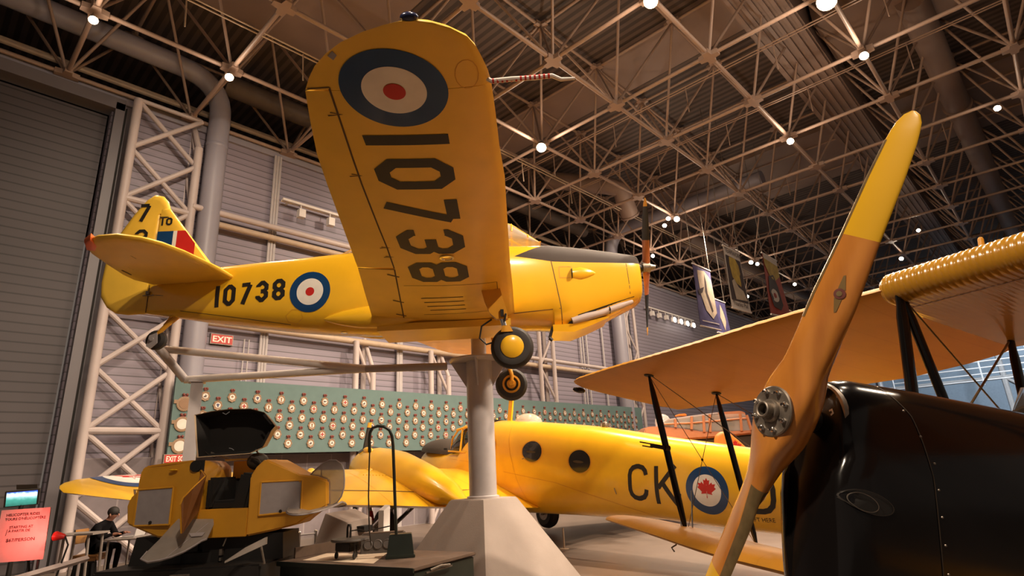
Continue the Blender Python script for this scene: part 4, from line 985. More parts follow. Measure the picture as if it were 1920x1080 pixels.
# wings
AWT = [(.0, 1.0, -2.95, -.42, .82, .05), (.6, 1.0, -2.9, -.41, .82, .05), (2.2, .92, -2.45, -.35, .78, .047), (3.5, .62, -2.42, -.26, .71, .08), (4.5, .36, -2.40, -.15, .62, .06), (5.2, .15, -2.38, -.053, .54, .037), (6.2, -.12, -2.33, .065, .45, .01), (7.0, -.40, -2.28, .16, .37, -.01), (7.5, -.60, -2.26, .20, .33, .0), (7.9, -.83, -2.2, .25, .27, .03), (8.15, -1.05, -2.05, .30, .20, .03), (8.28, -1.28, -1.85, .35, .13, .0), (8.33, -1.5, -1.65, .41, .04, 0)]
for s in (1, -1):
    wm = MB(); wm.loft(wing_rings(AWT, [0.3 + 7.2 * k / 20 for k in range(21)] + [7.7, 7.9, 8.05, 8.15, 8.22, 8.28, 8.33], flip=s)); wg = wm.build('wing', 'yellow_gloss', AN, 40)
    if s == 1:
        wb = wm.bvh(); top = lambda u, v: V((u, v, 2.0))
        ls = stroke([(-1.86, .8), (-1.86, 5.2), (-1.92, 7.45), (-2.25, 7.45)], .03, False, 24) + stroke([(-1.86, 5.2), (-2.4, 5.25)], .02, False, 6)
        lay('hinge_line', wg, [(ls, 'seam')], top, wb, (0, 0, -1), .004)
        lay('wing_joint', wg, [(sum([stroke([(.9 - .1 * k, 1.6 + .75 * k), (-2.4, 1.25 + .75 * k)], .012, False, 12) for k in range(4)], []), 'yellow_dull')], top, wb, (0, 0, -1), .003)
        c_ = (-1.24, 7.42)
        o2 = lambda qs: [[V((c_[0] + p[1] * 1.0, c_[1] - p[0])) for p in q] for q in qs]
        lay('maple_leaf_roundel', wg, [(o2(disc(.40, .56, 64, 4)), 'mark_blue'), (o2(disc(0, .40, 48, 5)), 'mark_white'), (o2([q for q in leaf(.32)]), 'mark_red')], top, wb, (0, 0, -1), .006)
        rv = MB()
        for k in range(26):
            h_ = wb.ray_cast(top(-.95 - .0 * k, 1.7 + .07 * k), V((0, 0, -1)))[0]
            if h_: rv.sphere(h_, .016, 6, 4)
        rv.build('rivet_row', 'yellow_gloss', wg, kind='stuff')
        for y in (3.05, 4.3):
            h_ = wb.ray_cast(top(-.35, y), V((0, 0, -1)))[0]; MB().sphere(h_, .07, 12, 6, 0, (1.6, 1, .6)).build('wing_blister', 'yellow_gloss', wg)
    # nacelle, engine cowl and propeller
    nm = MB(); N0 = V((0, 2.42 * s, .32))
    nm.loft([[N0 + V((x, r * cos(a), dz + r * sa * sin(a))) for a in [2 * pi * k / 28 for k in range(28)]] for x, r, dz, sa in ((1.26, .33, .0, 1), (1.30, .37, .0, 1), (1.2, .44, 0, 1), (1.0, .51, 0, 1), (.55, .555, .0, 1), (.1, .555, .0, 1), (-.5, .53, .0, 1), (-1.2, .46, -.02, .95), (-2.0, .37, -.06, .9), (-2.6, .26, -.13, .8), (-3.1, .10, -.24, .6))])
    nc = nm.build('nacelle', 'yellow_gloss', AN, 40); nb = nm.bvh()
    MB().sphere(N0 + V((.62, .30 * s * 0 + .25, .49)), .11, 14, 8, 0, (2.0, .8, .7)).build('cowl_blister', 'yellow_gloss', nc)
    MB().tube([N0 + V((.95, .535 * cos(a), .535 * sin(a))) for a in (0.9, 1.1, 1.3, 1.5, 1.7, 1.9, 2.1)], .03, 8).build('exhaust_collector', 'black_matt', nc)
    MB().lathe([(0, 0), (.33, 0), (.33, .02), (0, .02)], N0 + V((1.26, 0, 0)), (1, 0, 0), 24).build('engine_face', 'dark_interior', nc)
    pm = MB(); tl_ = []
    for sg in (1, -1):
        axv = V((0, -.10, 1)).normalized() * sg
        tips = MB(); tl_.append(tips)
        for mb_, r0, r1 in ((pm, .0, 1.0), (tips, 1.0, 1.12)):
            mb_.loft([[N0 + V((1.44, 0, 0)) + axv * r + V((.04 * sin(a), .075 * (1.1 - .35 * r) * cos(a), 0)) for a in [2 * pi * k / 10 for k in range(10)]] for r in [r0 + (r1 - r0) * k / 5 for k in range(6)]])
    pm.lathe([(.10, -.2), (.11, 0), (.06, .1), (0, .12)], N0 + V((1.44, 0, 0)), (1, 0, 0), 16); po = pm.build('propeller', 'black_matt', AN); [t_.build('blade_tip', 'yellow_dull', po) for t_ in tl_]
    # undercarriage
    wx, wy, wz = .05, 2.40 * s, -.80
    wc = V((wx, wy, wz))
    g = MB().tube([(.55, wy - .28, .0), (.12, wy - .24, -.75)], .045, 10).tube([(.55, wy + .28, .0), (.12, wy + .24, -.75)], .045, 10).tube([wc + V((0, -.26, 0)), wc + V((0, .26, 0))], .04, 10).build('gear_leg', 'grey_paint', AN)
    MB().tube([wc + V((0, .25, .05)), (-1.0, wy + .25, -.12)], .045, 10).tube([wc + V((0, -.25, .05)), (-1.0, wy - .25, -.12)], .045, 10).build('drag_strut', 'chrome', g)
    MB().tube([(.16, wy + .25, -.66), (.26, wy + .255, -.48)], .05, 10).build('red_band', 'mark_red', g)
    MB().lathe([(.16, -.14), (.28, -.15), (.36, -.10), (.385, 0), (.36, .10), (.28, .15), (.16, .14)], wc, (0, 1, 0), 32).build('tyre', 'rubber', g)
    MB().lathe([(.17, -.15), (.15, -.10), (.05, -.12), (.04, -.17), (0, -.17)], wc, (0, 1, 0), 20).lathe([(.17, .15), (.15, .10), (.05, .12), (.04, .17), (0, .17)], wc, (0, 1, 0), 20).build('wheel_hub', 'dull_metal', g)
# tail surfaces (hidden behind the biplane's engine from here)
MB().plate([(-8.7, 0, 1.1), (-9.0, 0, 1.4), (-9.5, 0, 1.66), (-10.0, 0, 1.72), (-10.35, 0, 1.5), (-10.4, 0, 1.0), (-10.2, 0, .6), (-9.6, 0, .6)], (0, 1, 0), .07, 0, .06).build('fin', 'yellow_gloss', AN)
for s in (1, -1): MB().plate([(-8.9, .1 * s, 1.0), (-9.1, 1.8 * s, 1.0), (-9.4, 2.5 * s, 1.0), (-9.9, 2.45 * s, 1.0), (-10.1, 1.6 * s, 1.0), (-10.1, .1 * s, 1.0)], (0, 0, 1), .06, 0, .06).build('tailplane', 'yellow_gloss', AN)
tl = MB().tube([(-9.2, 0, .3), (-9.45, 0, -.05)], .04, 8).build('tail_wheel_leg', 'grey_paint', AN)
MB().lathe([(.04, -.06), (.14, -.06), (.17, 0), (.14, .06), (.04, .06)], (-9.45, 0, -.13), (0, 1, 0), 20).build('tail_wheel_tyre', 'rubber', tl)

# ================================================================== BIPLANE IN THE FOREGROUND
MO = thing('biplane', 'yellow-winged biplane with a black engine cowling and wooden propeller, nearest aircraft', 'aircraft', (2.0885, .7548, 1.8598), (2.7074, .1818, -.0188))
bpy.context.view_layer.update()
MF = [(-.195, .105, .085, -.60, 3.0), (-.203, .128, .12, -.63, 3.0), (-.225, .143, .14, -.645, 3.0), (-.30, .156, .163, -.655, 2.8), (-.6, .20, .178, -.67, 2.8), (-1.0, .26, .19, -.68, 2.8), (-1.24, .285, .197, -.685, 2.8), (-1.5, .315, .20, -.69, 2.8)]
fm = MB(); fm.loft([ring(x, hw, a, b, n, 4.5, 72) for x, hw, a, b, n in MF])
for p in fm.v:
    t_ = min(max((-.10 - p.z) / .12, 0), 1); p.x += .05 * t_ * t_ * (3 - 2 * t_) * min(max((p.x + .42) / .17, 0), 1)
cw = fm.build('cowling', 'black_gloss', MO, 40); cwb = fm.bvh()
MFR = [(-1.5, .315, .20, -.69, 2.8), (-1.8, .335, .225, -.68, 3.0), (-2.3, .35, .30, -.67, 3.0), (-3.2, .35, .30, -.62, 3.0), (-4.2, .28, .16, -.52, 3), (-5.4, .17, .06, -.40, 2.6), (-6.4, .06, -.02, -.28, 2.2)]
fm = MB(); fm.loft([ring(x, hw, a, b, n, 4, 36) for x, hw, a, b, n in MFR]); fz = fm.build('fuselage', 'black_gloss', MO, 40)
# nose opening round the crankshaft: ring, blue bulkhead
cO = V((-.205, 0, .02))
MB().lathe([(.098, -.02), (.116, -.015), (.120, .0), (.116, .012), (.100, .012), (.094, 0), (.094, -.02)], cO + V((-.012, 0, 0)), (1, 0, 0), 32).build('nose_ring', 'dull_metal', cw)
MB().lathe([(0, 0), (.094, 0), (.094, .012), (.05, .02), (0, .02)], cO + V((-.012, 0, 0)), (1, 0, 0), 28).build('nose_bulkhead', 'cowl_blue', cw)
flat_mark('maker_emblem', cw, [[V((p[0], p[1])) for p in q] for q in stroke([(-.008, -.012), (-.012, .0), (0, .008), (.012, .012), (.016, .0), (.004, -.008)], .006)], cO + V((.012, .062, .0)), (0, 1, 0), (0, 0, 1), 'mark_white')
mside = lambda u, v: V((u, 1.0, v))
# oval exhaust/air hole on the port side
hc = to_local(MO, 1628, 942, (0, 1, 0), .152); hit = cwb.ray_cast(mside(hc.x, hc.z), V((0, -1, 0)))[0]
ho = lambda f0, f1: [[V((hc.x + p[0] * .088, hc.z + p[1] * .034 + p[0] * .010)) for p in q] for q in disc(f0, f1, 36, 2)]
lay('cowl_hole', cw, [(ho(0, 1), 'dark_interior')], mside, cwb, (0, -1, 0), .003)
lay('hole_rim', cw, [(ho(.98, 1.03), 'bakelite')], mside, cwb, (0, -1, 0), .006)
lay('exhaust_stub', cw, [([[V((p[0] + .022, p[1] - .002)) for p in q] for q in [[V((hc.x + (p[0] - hc.x) * .62, hc.z + (p[1] - hc.z) * .80)) for p in q] for q in ho(.94, 1.0)]], 'dull_metal')], mside, cwb, (0, -1, 0), .007)
sj = stroke([(-.40, .17), (-.47, .05), (-.50, -.15), (-.49, -.6)], .004, False, 14)
lay('cowl_joint', cw, [(sj, 'olive_dark')], mside, cwb, (0, -1, 0), .002)
rv = MB()
for k in range(9):
    h_ = cwb.ray_cast(mside(-.415 - .10 * min(k / 3, 1), .15 - k * .085), V((0, -1, 0)))[0]
    if h_: rv.sphere(h_, .0045, 8, 5)
rv.build('cowl_fastener', 'dull_metal', cw, kind='stuff')
MB().tube([(-.215, -.02, -.16), (-.224, -.02, -.3), (-.215, -.015, -.6)], .006, 8).build('cowl_bead', 'black_gloss', cw)

# propeller
PA = radians(31.5); PC = V((-.062, 0, 0)); AX = V((0, sin(PA), cos(PA))); TX = V((0, cos(PA), -sin(PA)))
def psec(r, s, n=28):
    ch = lerp_tab([(0, .205), (.06, .205), (.11, .185), (.18, .150), (.30, .150), (.42, .158), (.64, .138), (.85, .125), (.98, .105), (1.03, .082), (1.055, .052), (1.066, .015)], r)[0]
    t = lerp_tab([(0, .122), (.08, .120), (.13, .112), (.19, .095), (.26, .070), (.4, .045), (.64, .028), (1.0, .014), (1.065, .006)], r)[0]
    be = lerp_tab([(0, .0), (.06, .03), (.12, .16), (.2, .36), (.28, .40), (.42, .30), (.64, .22), (1.065, .16)], r)[0]
    e = lerp_tab([(0, .55), (.1, .6), (.2, .8), (.35, 1.0), (1.1, 1.0)], r)[0]
    c = PC + AX * (r * s); u = (TX * -s) * cos(be) + V((sin(be), 0, 0)); nn = V((cos(be), 0, 0)) - (TX * -s) * sin(be)
    pts = []
    for k in range(n):
        a = 2 * pi * k / n; cx_, sx = cos(a), sin(a)
        f = 1.0 if sx >= 0 else (.35 if r > .3 else 1.0)
        pts.append(c + u * (ch / 2 * math.copysign(abs(cx_) ** e, cx_)) + nn * (t / 2 * f * math.copysign(abs(sx) ** e, sx)))
    return pts if s > 0 else [pts[(n // 2 - k) % n] for k in range(n)]
def span(a, b, n, s): return [psec(a + (b - a) * k / n, s) for k in range(n + 1)]
wd = MB(); wd.loft(list(reversed(span(0.0, .645, 26, -1)))[:-1] + span(0.0, .645, 26, 1)); pw_ = wd.build('propeller', 'prop_wood', MO, 60)
for s in (1, -1):
    tp = MB(); tp.loft(span(.645, 1.0, 10, s) + [psec(r, s) for r in (1.015, 1.03, 1.045, 1.055, 1.062, 1.066)]); tp.build('blade_tip', 'yellow_gloss', pw_, 60)
def sheath(s, a, b, name):
    mb = MB(); n = 28; rings = []
    for k in range(15):
        r = a + (b - a) * k / 14; ps2 = psec(r, s); c = sum(ps2, V()) / n; b_ = 0 if s > 0 else n // 2; w_ = 3 if s > 0 else 5; idx = [(b_ + i) % n for i in range(-w_, w_ + 1)]
        f = 1.012 + .012 * 0
        rings.append([c + (ps2[i] - c) * 1.0 + (ps2[i] - c).normalized() * .0015 for i in idx])
    mb.loft(rings, closed=False, caps=False); return mb.build(name, 'brass', pw_, 60)
sheath(-1, .27, .97, 'leading_edge_sheath'); sheath(1, .34, .97, 'leading_edge_sheath')
mat('decal_olive', (.20, .12, .03), .5)
# maker's winged decal on the upper blade
dbv = wd.bvh(); dn = PC + AX * .452 + TX * .026
def onblade(u, v): return dn + TX * u + AX * v + V((.3, 0, 0))
lay('maker_decal', pw_, [([[V((-.012, .060)), V((-.006, .064)), V((.012, .016)), V((-.012, .016))], [V((.012, -.060)), V((.006, -.064)), V((-.012, -.016)), V((.012, -.016))]], 'decal_olive'), (disc(.009, .018, 24, 1), 'badge_crown'), (disc(0, .009, 16, 1), 'brass')], onblade, dbv, (-1, 0, 0), .0015)
hb = MB(); hb.lathe([(.0, .0), (.088, 0), (.088, .008), (.084, .012), (.04, .012), (.040, .02), (.036, .026), (.028, .026), (.028, .050), (.024, .052), (.020, .050), (.020, .012), (0, .012)], (-.008, 0, 0), (1, 0, 0), 36)
ho_ = hb.build('hub_plate', 'dull_metal', pw_)
for k in range(8):
    a = k * pi / 4 + .2; c = V((.004, .068 * cos(a), .068 * sin(a)))
    MB().lathe([(.010, 0), (.010, .008), (.007, .009), (.007, .017), (.005, .020), (0, .020)], c, (1, 0, 0), 8).build('hub_bolt', 'chrome', ho_)
MB().lathe([(.016, 0), (.016, .012), (.0, .012)], (.004, 0, 0), (1, 0, 0), 18).build('shaft_nut', 'dull_metal', ho_)
MB().lathe([(.035, -.10), (.045, -.02), (.045, 0)], (-.125, 0, 0), (1, 0, 0), 24).build('crankshaft', 'black_matt', cw)

# upper wing: tank centre section, swept outer panels
UW = [(.42, -1.165, -2.24, .835, .105, -.06), (.60, -1.165, -2.40, .838, .115, -.06), (.9, -1.165, -2.535, .845, .12, -.06), (1.4, -1.195, -2.70, .862, .12, -.065), (2.1, -1.245, -2.78, .88, .12, -.065), (2.9, -1.288, -2.86, .903, .12, -.065), (3.6, -1.33, -2.93, .925, .12, -.065), (4.1, -1.37, -2.975, .94, .115, -.06), (4.37, -1.388, -2.99, .948, .105, -.06), (4.52, -1.43, -2.985, .953, .09, -.06), (4.62, -1.50, -2.97, .957, .07, -.06), (4.70, -1.62, -2.90, .960, .045, -.03), (4.74, -1.75, -2.82, .962, .02, -.03)]
LW = [(.24, -1.35, -2.72, -.70, .14, -.0), (1.0, -1.47, -2.83, -.665, .145, .0), (1.6, -1.55, -2.90, -.65, .15, 0), (2.13, -1.62, -2.96, -.645, .15, .0), (2.6, -1.65, -2.99, -.622, .15, 0), (3.17, -1.69, -3.02, -.58, .145, .0), (3.9, -1.76, -3.08, -.53, .12, .0), (4.25, -1.82, -3.08, -.51, .10, .0), (4.42, -1.92, -3.04, -.50, .06, .0), (4.50, -2.1, -2.9, -.485, .02, .0)]
TX_ = {}
def rib_edge(tab, s, ys):
    m_ = MB(); m_.loft(wing_rings(tab, ys, flip=s)); return m_
uy = [.42 + (4.37 - .42) * k / 60 for k in range(61)] + [4.45, 4.52, 4.57, 4.62, 4.66, 4.70, 4.74]
ly = [.24 + (4.25 - .24) * k / 50 for k in range(51)] + [4.34, 4.42, 4.46, 4.50]
for s in (-1, 1):
    m_ = rib_edge(UW, s, uy)
    # the fabric dips between the nose ribs
    for k, p in enumerate(m_.v):
        y = abs(p.y); le, te = lerp_tab(UW, min(max(y, .42), 4.74))[:2]; f = max(0, 1 - (le - p.x) / .16)
        if y < 4.4: p.x -= f * .010 * abs(sin(pi * y / .148)); 
    uw = m_.build('upper_wing', 'moth_fabric', MO, 40)
    m2 = rib_edge(LW, s, ly); lw = m2.build('lower_wing', 'moth_fabric', MO, 40)
    MB().sphere((-1.60, 4.70 * s, .925), .05, 14, 8, 0, (1.7, .9, .7)).build('navigation_lamp', 'black_gloss', uw)
# fuel tank with ribbed nose
tk = MB(); rings = []
for k in range(261):
    y = -.458 + .916 * k / 260; e = max(0, (abs(y) - .405) / .053); q_ = sqrt(max(0.02, 1 - e * e)); rip = .0042 * abs(sin(pi * y / .031))
    r = .082 * (.45 + .55 * q_) + rip; sec = []
    for i in range(15):
        a_ = -pi / 2 + pi * i / 14; sec.append(V((-1.25 + r * 1.05 * cos(a_), y, .886 + r * sin(a_))))
    for x, z in ((-1.5, .975), (-1.8, .945), (-2.1, .86), (-2.235, .795)): sec.append(V((x, y, .886 + (z - .886) * (.6 + .4 * q_))))
    for x, z in ((-2.235, .788), (-2.1, .788), (-1.8, .794), (-1.5, .799)): sec.append(V((x, y, z)))
    rings.append(sec)
tk.loft(rings); tko = tk.build('fuel_tank', 'moth_fabric', MO, 30); tko.data.materials[0] = MATS['yellow_dull']
tkb = tk.bvh(); tko.data.materials[0] = mat('tank_yellow', (.50, .24, .018), .25, coat=.5)
lay('tank_seam', tko, [(stroke([(-1.33, -.44), (-1.31, .44)], .006, False, 20), 'seam')], lambda u, v: V((u, v, 0)), tkb, (0, 0, 1), .002)
MB().tube([(-1.25, .02, .95), (-1.25, .02, 1.01)], .012, 10).sphere((-1.25, .02, 1.01), .012, 8, 5).build('fuel_gauge', 'yellow_dull', tko)
def slim(mb, a, b, wdt, th_, taper=.35, n=12):
    """streamlined strut from a to b, chord along the flight direction"""
    a, b = V(a), V(b); d = (b - a).normalized(); u = (V((1, 0, 0)) - d * d.x).normalized(); v_ = d.cross(u); rings = []
    for t, f in ((0, taper), (.10, .8), (.2, 1), (.8, 1), (.92, .8), (1, taper)):
        c = a.lerp(b, t); rings.append([c + u * (wdt / 2 * f * cos(q)) + v_ * (th_ / 2 * f * sin(q)) for q in [2 * pi * k / n for k in range(n)]])
    return mb.loft(rings)
for s in (-1, 1):
    for nm, a, b in (('interplane_strut', (-1.616, 3.236 * s, .90), (-2.053, 3.171 * s, -.505)), ('interplane_strut', (-2.431, 3.243 * s, .87), (-2.852, 3.162 * s, -.533))):
        st = slim(MB(), a, b, .075, .032); st = st.build(nm, 'black_gloss', MO, 50)
        MB().lathe([(.05, 0), (.045, .012), (.0, .014)], V(a) + V((0, 0, .005)), (0, 0, -1), 14).build('strut_foot', 'black_matt', st)
        MB().lathe([(.05, 0), (.045, .012), (.0, .014)], V(b) - V((0, 0, .005)), (0, 0, 1), 14).build('strut_foot', 'black_matt', st)
    for a, b, w_ in (((-1.219, .37 * s, .84), (-1.198, .342 * s, .17), .075), ((-1.235, .37 * s, .84), (-1.47, .381 * s * .9, .19), .055), ((-2.12, .40 * s, .80), (-2.05, .34 * s, .18), .06)):
        slim(MB(), a, b, w_, .04, .8).build('cabane_strut', 'black_gloss', MO, 50)
    wire = lambda a, b, r=.0035: MB().tube([a, b], r, 6).build('rigging_wire', 'dull_metal', MO)
    F_t, F_b, R_t, R_b = V((-1.616, 3.236 * s, .90)), V((-2.053, 3.171 * s, -.505)), V((-2.431, 3.243 * s, .87)), V((-2.852, 3.162 * s, -.533))
    wire(F_t, R_b); wire(R_t, F_b); wire(F_t + V((-.03, -.0, 0)), (-1.5, .33 * s, -.62), .004); wire(R_t, (-2.5, .33 * s, -.62), .004)
    MB().sphere((F_t + R_b) / 2, .012, 8, 6).build('wire_spreader', 'black_matt', MO)
    MB().tube([(-1.219, .37 * s, .84), (-2.05, .34 * s, .18)], .0045, 6).tube([(-1.47, .345 * s, .19), (-2.12, .40 * s, .80)], .006, 6).build('cabane_brace', 'brass', MO)
# pitot head on the front starboard strut
pm_ = V((-1.616, -3.236, .90)).lerp(V((-2.053, -3.171, -.505)), .475)
MB().box(pm_ + V((.09, .0, 0)), (.16, .03, .035)).lathe([(.03, 0), (.03, .05), (0, .05)], pm_ + V((-.03, .0, .0)), (1, 0, 0), 12).tube([pm_ + V((.16, .01, .012)), pm_ + V((.30, .01, .012))], .006, 6).tube([pm_ + V((.16, .01, -.018)), pm_ + V((.27, .01, -.018))], .006, 6).build('pitot_head', 'black_matt', MO)
for b in ((-2.0, -3.18, -.50), (-2.06, -3.10, -.46)): MB().tube([b, (b[0] + .02, b[1], b[2] + .34)], .007, 6).build('pitot_pipe', 'chrome', MO)
MB().tube([(-1.95, -3.18, -.60), (-1.90, -3.18, -.63), (-1.93, -3.18, -.66)], .008, 6).build('tie_down_ring', 'dull_metal', MO)
# cockpits, windscreens
for x in (-1.85, -2.75):
    ck = MB(); rr = [V((x + .33 * cos(a), .25 * sin(a), (.25 if x > -2 else .31) + .03 * cos(2 * a))) for a in [2 * pi * k / 24 for k in range(25)]]
    ck.tube(rr, .02, 8); cko = ck.build('cockpit_coaming', 'olive_dark', MO)
    MB().lathe([(0, 0), (.24, 0), (.24, .012), (0, .012)], (x, 0, .235 if x > -2 else .300), (0, 0, 1), 24).build('cockpit_opening', 'dark_interior', cko)
    MB().plate([(x + .30, -.16, .22), (x + .30, .16, .22), (x + .22, .13, .40), (x + .22, -.13, .40)], (1, 0, .3), .004, 0, .01).build('windscreen', 'glass', cko)
MB().sphere((-2.28, 0, .20), .3, 18, 8, 0, (.9, .8, .55), True).build('headrest_fairing', 'olive_dark', MO)
# tail and undercarriage, out of sight behind the engine
MB().plate([(-5.6, 0, .05), (-6.1, 0, .75), (-6.6, 0, .82), (-6.85, 0, .4), (-6.85, 0, -.1), (-6.4, 0, -.25)], (0, 1, 0), .03, 0, .04).build('fin', 'moth_fabric', MO)
for s in (1, -1): MB().plate([(-5.4, .1 * s, .02), (-5.7, 1.2 * s, .02), (-6.1, 1.4 * s, .02), (-6.6, 1.25 * s, .02), (-6.7, .1 * s, .02)], (0, 0, 1), .03, 0, .04).build('tailplane', 'moth_fabric', MO)
GZ = MO.matrix_world.inverted()
for s in (1, -1):
    pW = MO.matrix_world @ V((-1.15, .75 * s, -1.3)); pW.z = .27; wc = GZ @ pW
    lg = MB().tube([(-.95, .25 * s, -.64), wc], .03, 8).tube([(-1.7, .25 * s, -.64), wc], .025, 8).build('gear_leg', 'black_gloss', MO)
    MB().lathe([(.12, -.07), (.22, -.075), (.27, 0), (.22, .075), (.12, .07)], wc + V((0, .10 * s, 0)), (0, 1, 0), 28).lathe([(.12, -.06), (0, -.09)], wc + V((0, .10 * s, 0)), (0, 1, 0), 20).lathe([(.12, .06), (0, .09)], wc + V((0, .10 * s, 0)), (0, 1, 0), 20).build('wheel', 'rubber', lg)
sk = MO.matrix_world @ V((-6.3, 0, -.3)); e_ = V((sk.x, sk.y, 0.03)); MB().tube([(-6.2, 0, -.28), GZ @ e_], .025, 8).build('tail_skid', 'black_matt', MO)

# ================================================================== FLIGHT TRAINER WITH OPEN HOOD
LQ = V((2.6745, 7.3869, 0)); LYAW = 2.3230
LK = thing('flight_trainer', 'small yellow flight trainer with open black hood and grey panels on a black plinth', 'trainer', LQ, (LYAW, 0, 0))
bpy.context.view_layer.update()
hwf = lambda x: lerp_tab([(.84, .25), (.4, .325), (-.05, .36), (-.57, .35), (-1.07, .22), (-1.36, .06)], x)[0]
def slab(mb, poly, f=1.0):
    n = len(poly); vs = [V((x, s * hwf(x) * f, z)) for s in (1, -1) for x, z in poly]
    return mb.add(vs, [tuple(range(n)), tuple(range(2 * n - 1, n - 1, -1))] + [(k, n + k, n + (k + 1) % n, (k + 1) % n) for k in range(n)])
front = [(-.02, 1.85), (.0, 1.90), (.06, 1.95), (.114, 1.966), (.40, 1.952), (.66, 1.931), (.71, 1.887), (.727, 1.764), (.724, 1.664), (.807, 1.591), (.83, 1.51), (.80, 1.324), (.40, 1.177), (-.05, 1.15), (-.05, 1.44)]
mid = [(-.05, 1.15), (-.57, 1.145), (-.57, 1.432), (-.05, 1.44)]
rear = [(-.57, 1.145), (-.82, 1.18), (-1.065, 1.23), (-1.148, 1.285), (-1.35, 1.405), (-1.336, 1.675), (-1.222, 1.725), (-1.073, 1.755), (-.89, 1.85), (-.704, 1.943), (-.62, 1.86), (-.565, 1.76), (-.57, 1.43)]
bo = None
mb = MB(); slab(mb, front); bo = mb.build('body', 'yellow_dull', LK, 30, .018)
mb = MB(); slab(mb, rear); mb.build('rear_body', 'yellow_dull', LK, 30, .018)
mb = MB(); slab(mb, mid); mb.build('cockpit_sill', 'yellow_dull', LK, 30, .006)
MB().box((-.31, -.335, 1.69), (.52, .03, .52)).build('cockpit_wall', 'yellow_dull', LK)
ci = MB().box((-.45, 0, 1.60), (.16, .5, .40), Matrix.Rotation(-.2, 3, 'Y')).box((-.30, -.02, 1.47), (.42, .52, .10)).box((-.10, 0, 1.60), (.06, .62, .34)).box((-.30, -.28, 1.60), (.46, .05, .30))
ci.build('cockpit_seat', 'dark_interior', LK, 30, .03)
MB().lathe([(0, 0), (.062, 0), (.062, .01), (0, .01)], (.048, .355, 1.90), (0, 1, 0), 20).box((.0, .35, 1.90), (.09, .012, .124)).build('cockpit_cutout', 'dark_interior', bo)
MB().box((-.27, -.16, 1.965), (.48, .05, .02)).build('hood_hinge_rail', 'yellow_gloss', LK)
MB().sphere((-.44, -.1, 1.93), .10, 14, 8, 0, (1.3, .8, 1)).tube([(-.40, .0, 1.98), (-.50, .02, 1.95), (-.56, .05, 1.88)], .012, 6).build('leather_headrest', 'olive_dark', LK)
MB().tube([(-.46, .1, 1.72), (-.50, .12, 1.68)], .009, 6).tube([(-.50, .0, 1.80), (-.55, .0, 1.78)], .012, 6).build('harness_clip', 'chrome', LK)
# grey access panels with latch, following the side
for name, x0, x1, z0, z1, lx in (('access_panel', .70, .275, 1.305, 1.69, .50), ('access_panel', -.685, -1.10, 1.35, 1.695, -.90)):
    vs = [V((x, hwf(x) + .006, z)) for x, z in ((x0, z0), (x1, z0 + (.02 if x0 < 0 else 0)), (x1, z1), (x0, z1 - (.0 if x0 < 0 else .01)))]
    pan = MB().prism(vs, (0, .008, 0)).build(name, 'canvas_grey', LK, None)
    MB().lathe([(0, 0), (.018, 0), (.014, .012), (0, .014)], (lx, hwf(lx) + .014, z0 + .03), (0, 1, 0), 12).build('latch', 'black_matt', pan)
    rim = MB()
    for a, b in zip(vs, vs[1:] + vs[:1]): rim.tube([a + V((0, .008, 0)), b + V((0, .008, 0))], .010, 6)
    rim.build('panel_rim', 'yellow_dull', pan)
MB().sphere((.30, .345, 1.87), .02, 8, 6, 0, (2.5, 1, .6)).build('body_fitting', 'yellow_gloss', bo)
# door swung out toward the camera
lk = lambda x, y, c: to_local(LK, x, y, (0, 1, 0), c)
dpts = [V((-.03, .37, 1.86)), lk(386, 892, .42), lk(362, 915, .62), lk(344, 934, .80), lk(339, 946, .82), lk(341, 1001, .80), V((-.04, .37, 1.43))]
dr_ = MB(); dr_.prism(dpts, (.018, .0, 0)); dro = dr_.build('door', 'yellow_dull', LK, 20, .004)
MB().prism([p + V((-.004, 0, 0)) for p in dpts], (-.002, 0, 0)).build('door_lining', mat('door_brown', (.20, .075, .018), .6, noise=.15), dro, None)
# hood, opened upward: a shallow pan whose dark inside faces the camera
hp = [to_local(LK, x, y, (0, 1, 0), .02) for x, y in ((364, 778), (395, 771), (427, 767), (470, 766), (496, 773), (517, 799), (510, 807), (492, 840), (468, 851), (369, 858), (366, 815))]
hc_ = sum(hp, V()) / len(hp); hk = [p.lerp(hc_, .12) + V((0, -.22, 0)) for p in hp]; hin = [p.lerp(hc_, .03) + V((0, -.01, 0)) for p in hp]; hki = [p.lerp(hc_, .15) + V((0, -.20, 0)) for p in hp]
hd = MB(); hd.loft([hk, hp, hin], 0, caps=False); hd.add(hk, [tuple(range(len(hk)))]); hdo = hd.build('hood', 'paper', LK, None); hdo.data.materials[0] = mat('hood_shell', (.50, .36, .22), .5)
hi_ = MB(); hi_.loft([hin, hki], 0, caps=False); hi_.add(hki, [tuple(range(len(hki)))]); hi_.build('hood_lining', 'dark_interior', hdo, None)
MB().prism([p + V((0, .012, 0)) for p in (hp[4].lerp(hp[5], .12).lerp(hc_, .03), hp[4].lerp(hp[5], .85).lerp(hc_, .03), hp[4].lerp(hp[5], .85).lerp(hc_, .085), hp[4].lerp(hp[5], .12).lerp(hc_, .09))], (0, .006, 0)).prism([p + V((0, .012, 0)) for p in (hp[6].lerp(hp[7], .1), hp[6].lerp(hp[7], .9), hp[6].lerp(hp[7], .9).lerp(hc_, .06), hp[6].lerp(hp[7], .1).lerp(hc_, .06))], (0, .006, 0)).build('hood_slot', 'black_matt', hdo, None)
for a, b, c in (((418, 774), (424, 777), (431, 772)), ((430, 840), (435, 841), (439, 844))): MB().tube([lk(*q, -.02) for q in (a, b, c)], .008, 6).build('hood_latch', 'chrome', hdo)
MB().tube([lk(384, 846, -.1), lk(395, 855, -.05), lk(402, 858, -.03), lk(412, 852, -.06)], .004, 6).build('lamp_cord', 'olive_dark', hdo)
